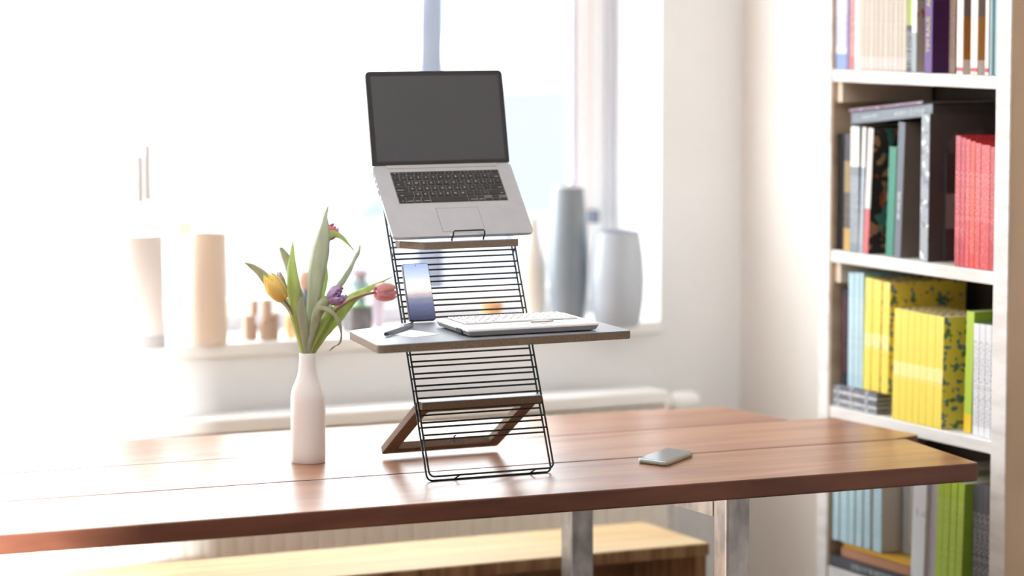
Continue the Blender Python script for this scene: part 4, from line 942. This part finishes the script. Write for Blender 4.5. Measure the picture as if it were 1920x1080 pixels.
# wooden block figures
def figure(u, v, label, s=1, pts_=None):
    p = onz(u, v, ZS); t = thing('wooden_figure', label, 'figurine', (p.x, p.y, ZS), 'small wooden block figures on the sill')
    m1 = mat('pale_carved_wood', (206, 180, 158), .7, var=(186, 158, 136), scale=(40, 40, 10))
    for nm_, (x0, x1, z0, z1, w_) in pts_.items():
        b = MB(); b.box(p.x+x0*PXM, p.x+x1*PXM, p.y-w_, p.y+w_, ZS+.0006+z0*PXM, ZS+.0006+z1*PXM); b.build(nm_, m1, t, bevel=.003)
figure(469, 637, 'small pale wooden figure, left one of the pair left of tulips', pts_={'body': (-12, 8, 0, 46, .012), 'head': (2, 14, 46.5, 74, .009), 'leg': (8.3, 12, 0, 30, .01)})
figure(504, 637, 'larger pale wooden figure, right one of the pair left of tulips', pts_={'body': (-16, 6, 0, 36, .013), 'head': (-11, 4, 36.5, 76, .010), 'tail': (6.6, 18, 0, 50, .011)})
# dark bottle with a beige stopper behind the tulips
t, pp = lathe_thing('dark_jug', 'dark grey jug with a round beige stopper behind the tulips', 'jug', 580, 640, pf([(22, 0), (24, 8), (24, 70), (20, 88), (12, 96)]), mat('slate_glaze', (96, 100, 112), .35), 'jug_body')
b = MB(); b.lathe([(.001, ZS+.122), (.012, ZS+.123), (.017, ZS+.135), (.018, ZS+.15), (.012, ZS+.166), (.001, ZS+.17)], pp.x-.008, pp.y, 24); b.build('stopper', mat('beige_stopper', (222, 190, 170), .6), t)
lathe_thing('orange_egg_cup', 'small orange yellow cup left of the dark jug', 'cup', 546, 634, pf([(8, 0), (11, 10), (12, 26), (10, 42)], .002), mat('pale_orange', (240, 206, 150), .6), 'cup_body')
# dark tin with cups on top
p = onz(676, 622, ZS); t = thing('dark_tin', 'dark rectangular tin with green lid line beside the work surface', 'tin', (p.x, p.y, ZS))
b = MB(); b.box(p.x-.036, p.x+.02, p.y-.03, p.y+.03, ZS+.0005, ZS+.062); b.build('tin_body', mat('tin_dark', (88, 92, 100), .5, var=(130, 120, 116), scale=(50, 50, 50)), t, bevel=.003)
b = MB(); b.box(p.x-.038, p.x+.022, p.y-.032, p.y+.032, ZS+.0625, ZS+.067); b.build('lid', mat('tin_green', (130, 160, 120), .5), t, bevel=.001)
zt = ZS+.0675
def cup(x, y, z0, r, h, m, label, nm='small_cup'):
    t = thing(nm, label, 'cup', (x, y, z0)); b = MB(); b.lathe([(.0003, z0+.0003), (r*.5, z0+.0003), (r*.55, z0+h*.5), (r, z0+h), (r*.93, z0+h), (r*.48, z0+h*.5), (.0003, z0+h*.4)], x, y, 28); b.build('cup_body', m, t); return t
cup(p.x+.0, p.y, zt, .024, .055, mat('teal_cup', (150, 176, 178), .4), 'pale teal cup standing on the dark tin')
cup(p.x+.0, p.y, zt+.056, .026, .026, mat('green_rim_cup', (186, 168, 176), .4), 'mauve dish with green rim stacked on the teal cup')
p2 = onz(716, 616, ZS); cup(p2.x, p2.y+.02, ZS+.0006, .02, .075, mat('mauve_glass', (196, 176, 188), .4), 'mauve footed glass on the sill right of the dark tin')
# terracotta block behind the ladder
p = onz(922, 612, ZS); t = thing('plant_pot', 'orange tan pot seen through the ladder rungs', 'pot', (p.x, p.y, ZS))
b = MB(); b.lathe([(.0003, ZS+.0005), (.022, ZS+.0005), (.026, ZS+.05), (.028, ZS+.05), (.028, ZS+.062), (.024, ZS+.062), (.0003, ZS+.04)], p.x, p.y, 28); b.build('pot_body', mat('terracotta_pale', (226, 176, 128), .7), t)
# small dark box on sill behind the vases
p = ony(1113, 420, 6.93); t = thing('window_latch', 'small dark catch on the window frame above the broad vase', 'window catch', (p.x, 6.99, p.z))
q0_ = ony(1104, 418, 6.985); q1_ = ony(1120, 394, 6.985)
b = MB(); b.box(q0_.x, q1_.x, 6.972, 6.9945, q0_.z, q1_.z); b.build('latch_plate', mat('latch_dark', (110, 116, 130), .5), t, bevel=.002)
# dry branch
t = thing('dry_branch', 'thin dry twigs with seed pods rising at the upper left', 'twig', (onz(212, 640, ZS).x, 6.72, ZS+.005))
mtw = mat('pale_twig', (222, 216, 212), .8); yb_ = 6.8
def tw(pts, r): 
    b = MB(); b.tube(catmull([ony(u, v, yb_+dy) for u, v, dy in pts], 4), r, 6); return b.build('twig', mtw, t)
tw([(196, 640, 0), (190, 500, .01), (184, 380, .02), (190, 260, .02), (205, 120, .01), (222, -10, 0)], .0012)
tw([(198, 640, 0), (200, 480, 0), (212, 340, -.01), (236, 160, -.02), (262, 60, -.01), (282, -10, 0)], .0012)
tw([(212, 340, -.01), (240, 210, 0), (268, 110, 0), (300, 40, .01), (330, 10, .01)], .0009)
tw([(222, 270, -.01), (250, 150, -.03), (290, 96, -.03), (316, 96, -.03)], .0008)
for (u, v) in ((288, 52), (302, 34), (276, 70), (258, 60), (256, 74), (308, 98), (300, 96), (250, 42), (280, 148), (246, 190)):
    b = MB(); bmesh.ops.create_icosphere(b.b, subdivisions=2, radius=.0045, matrix=Matrix.Translation(ony(u, v, yb_)) @ Matrix.Diagonal((1, 1, 1.5, 1))); b.sm = True; b.build('seed_pod', mat('pod_brown', (186, 160, 156), .8), t)
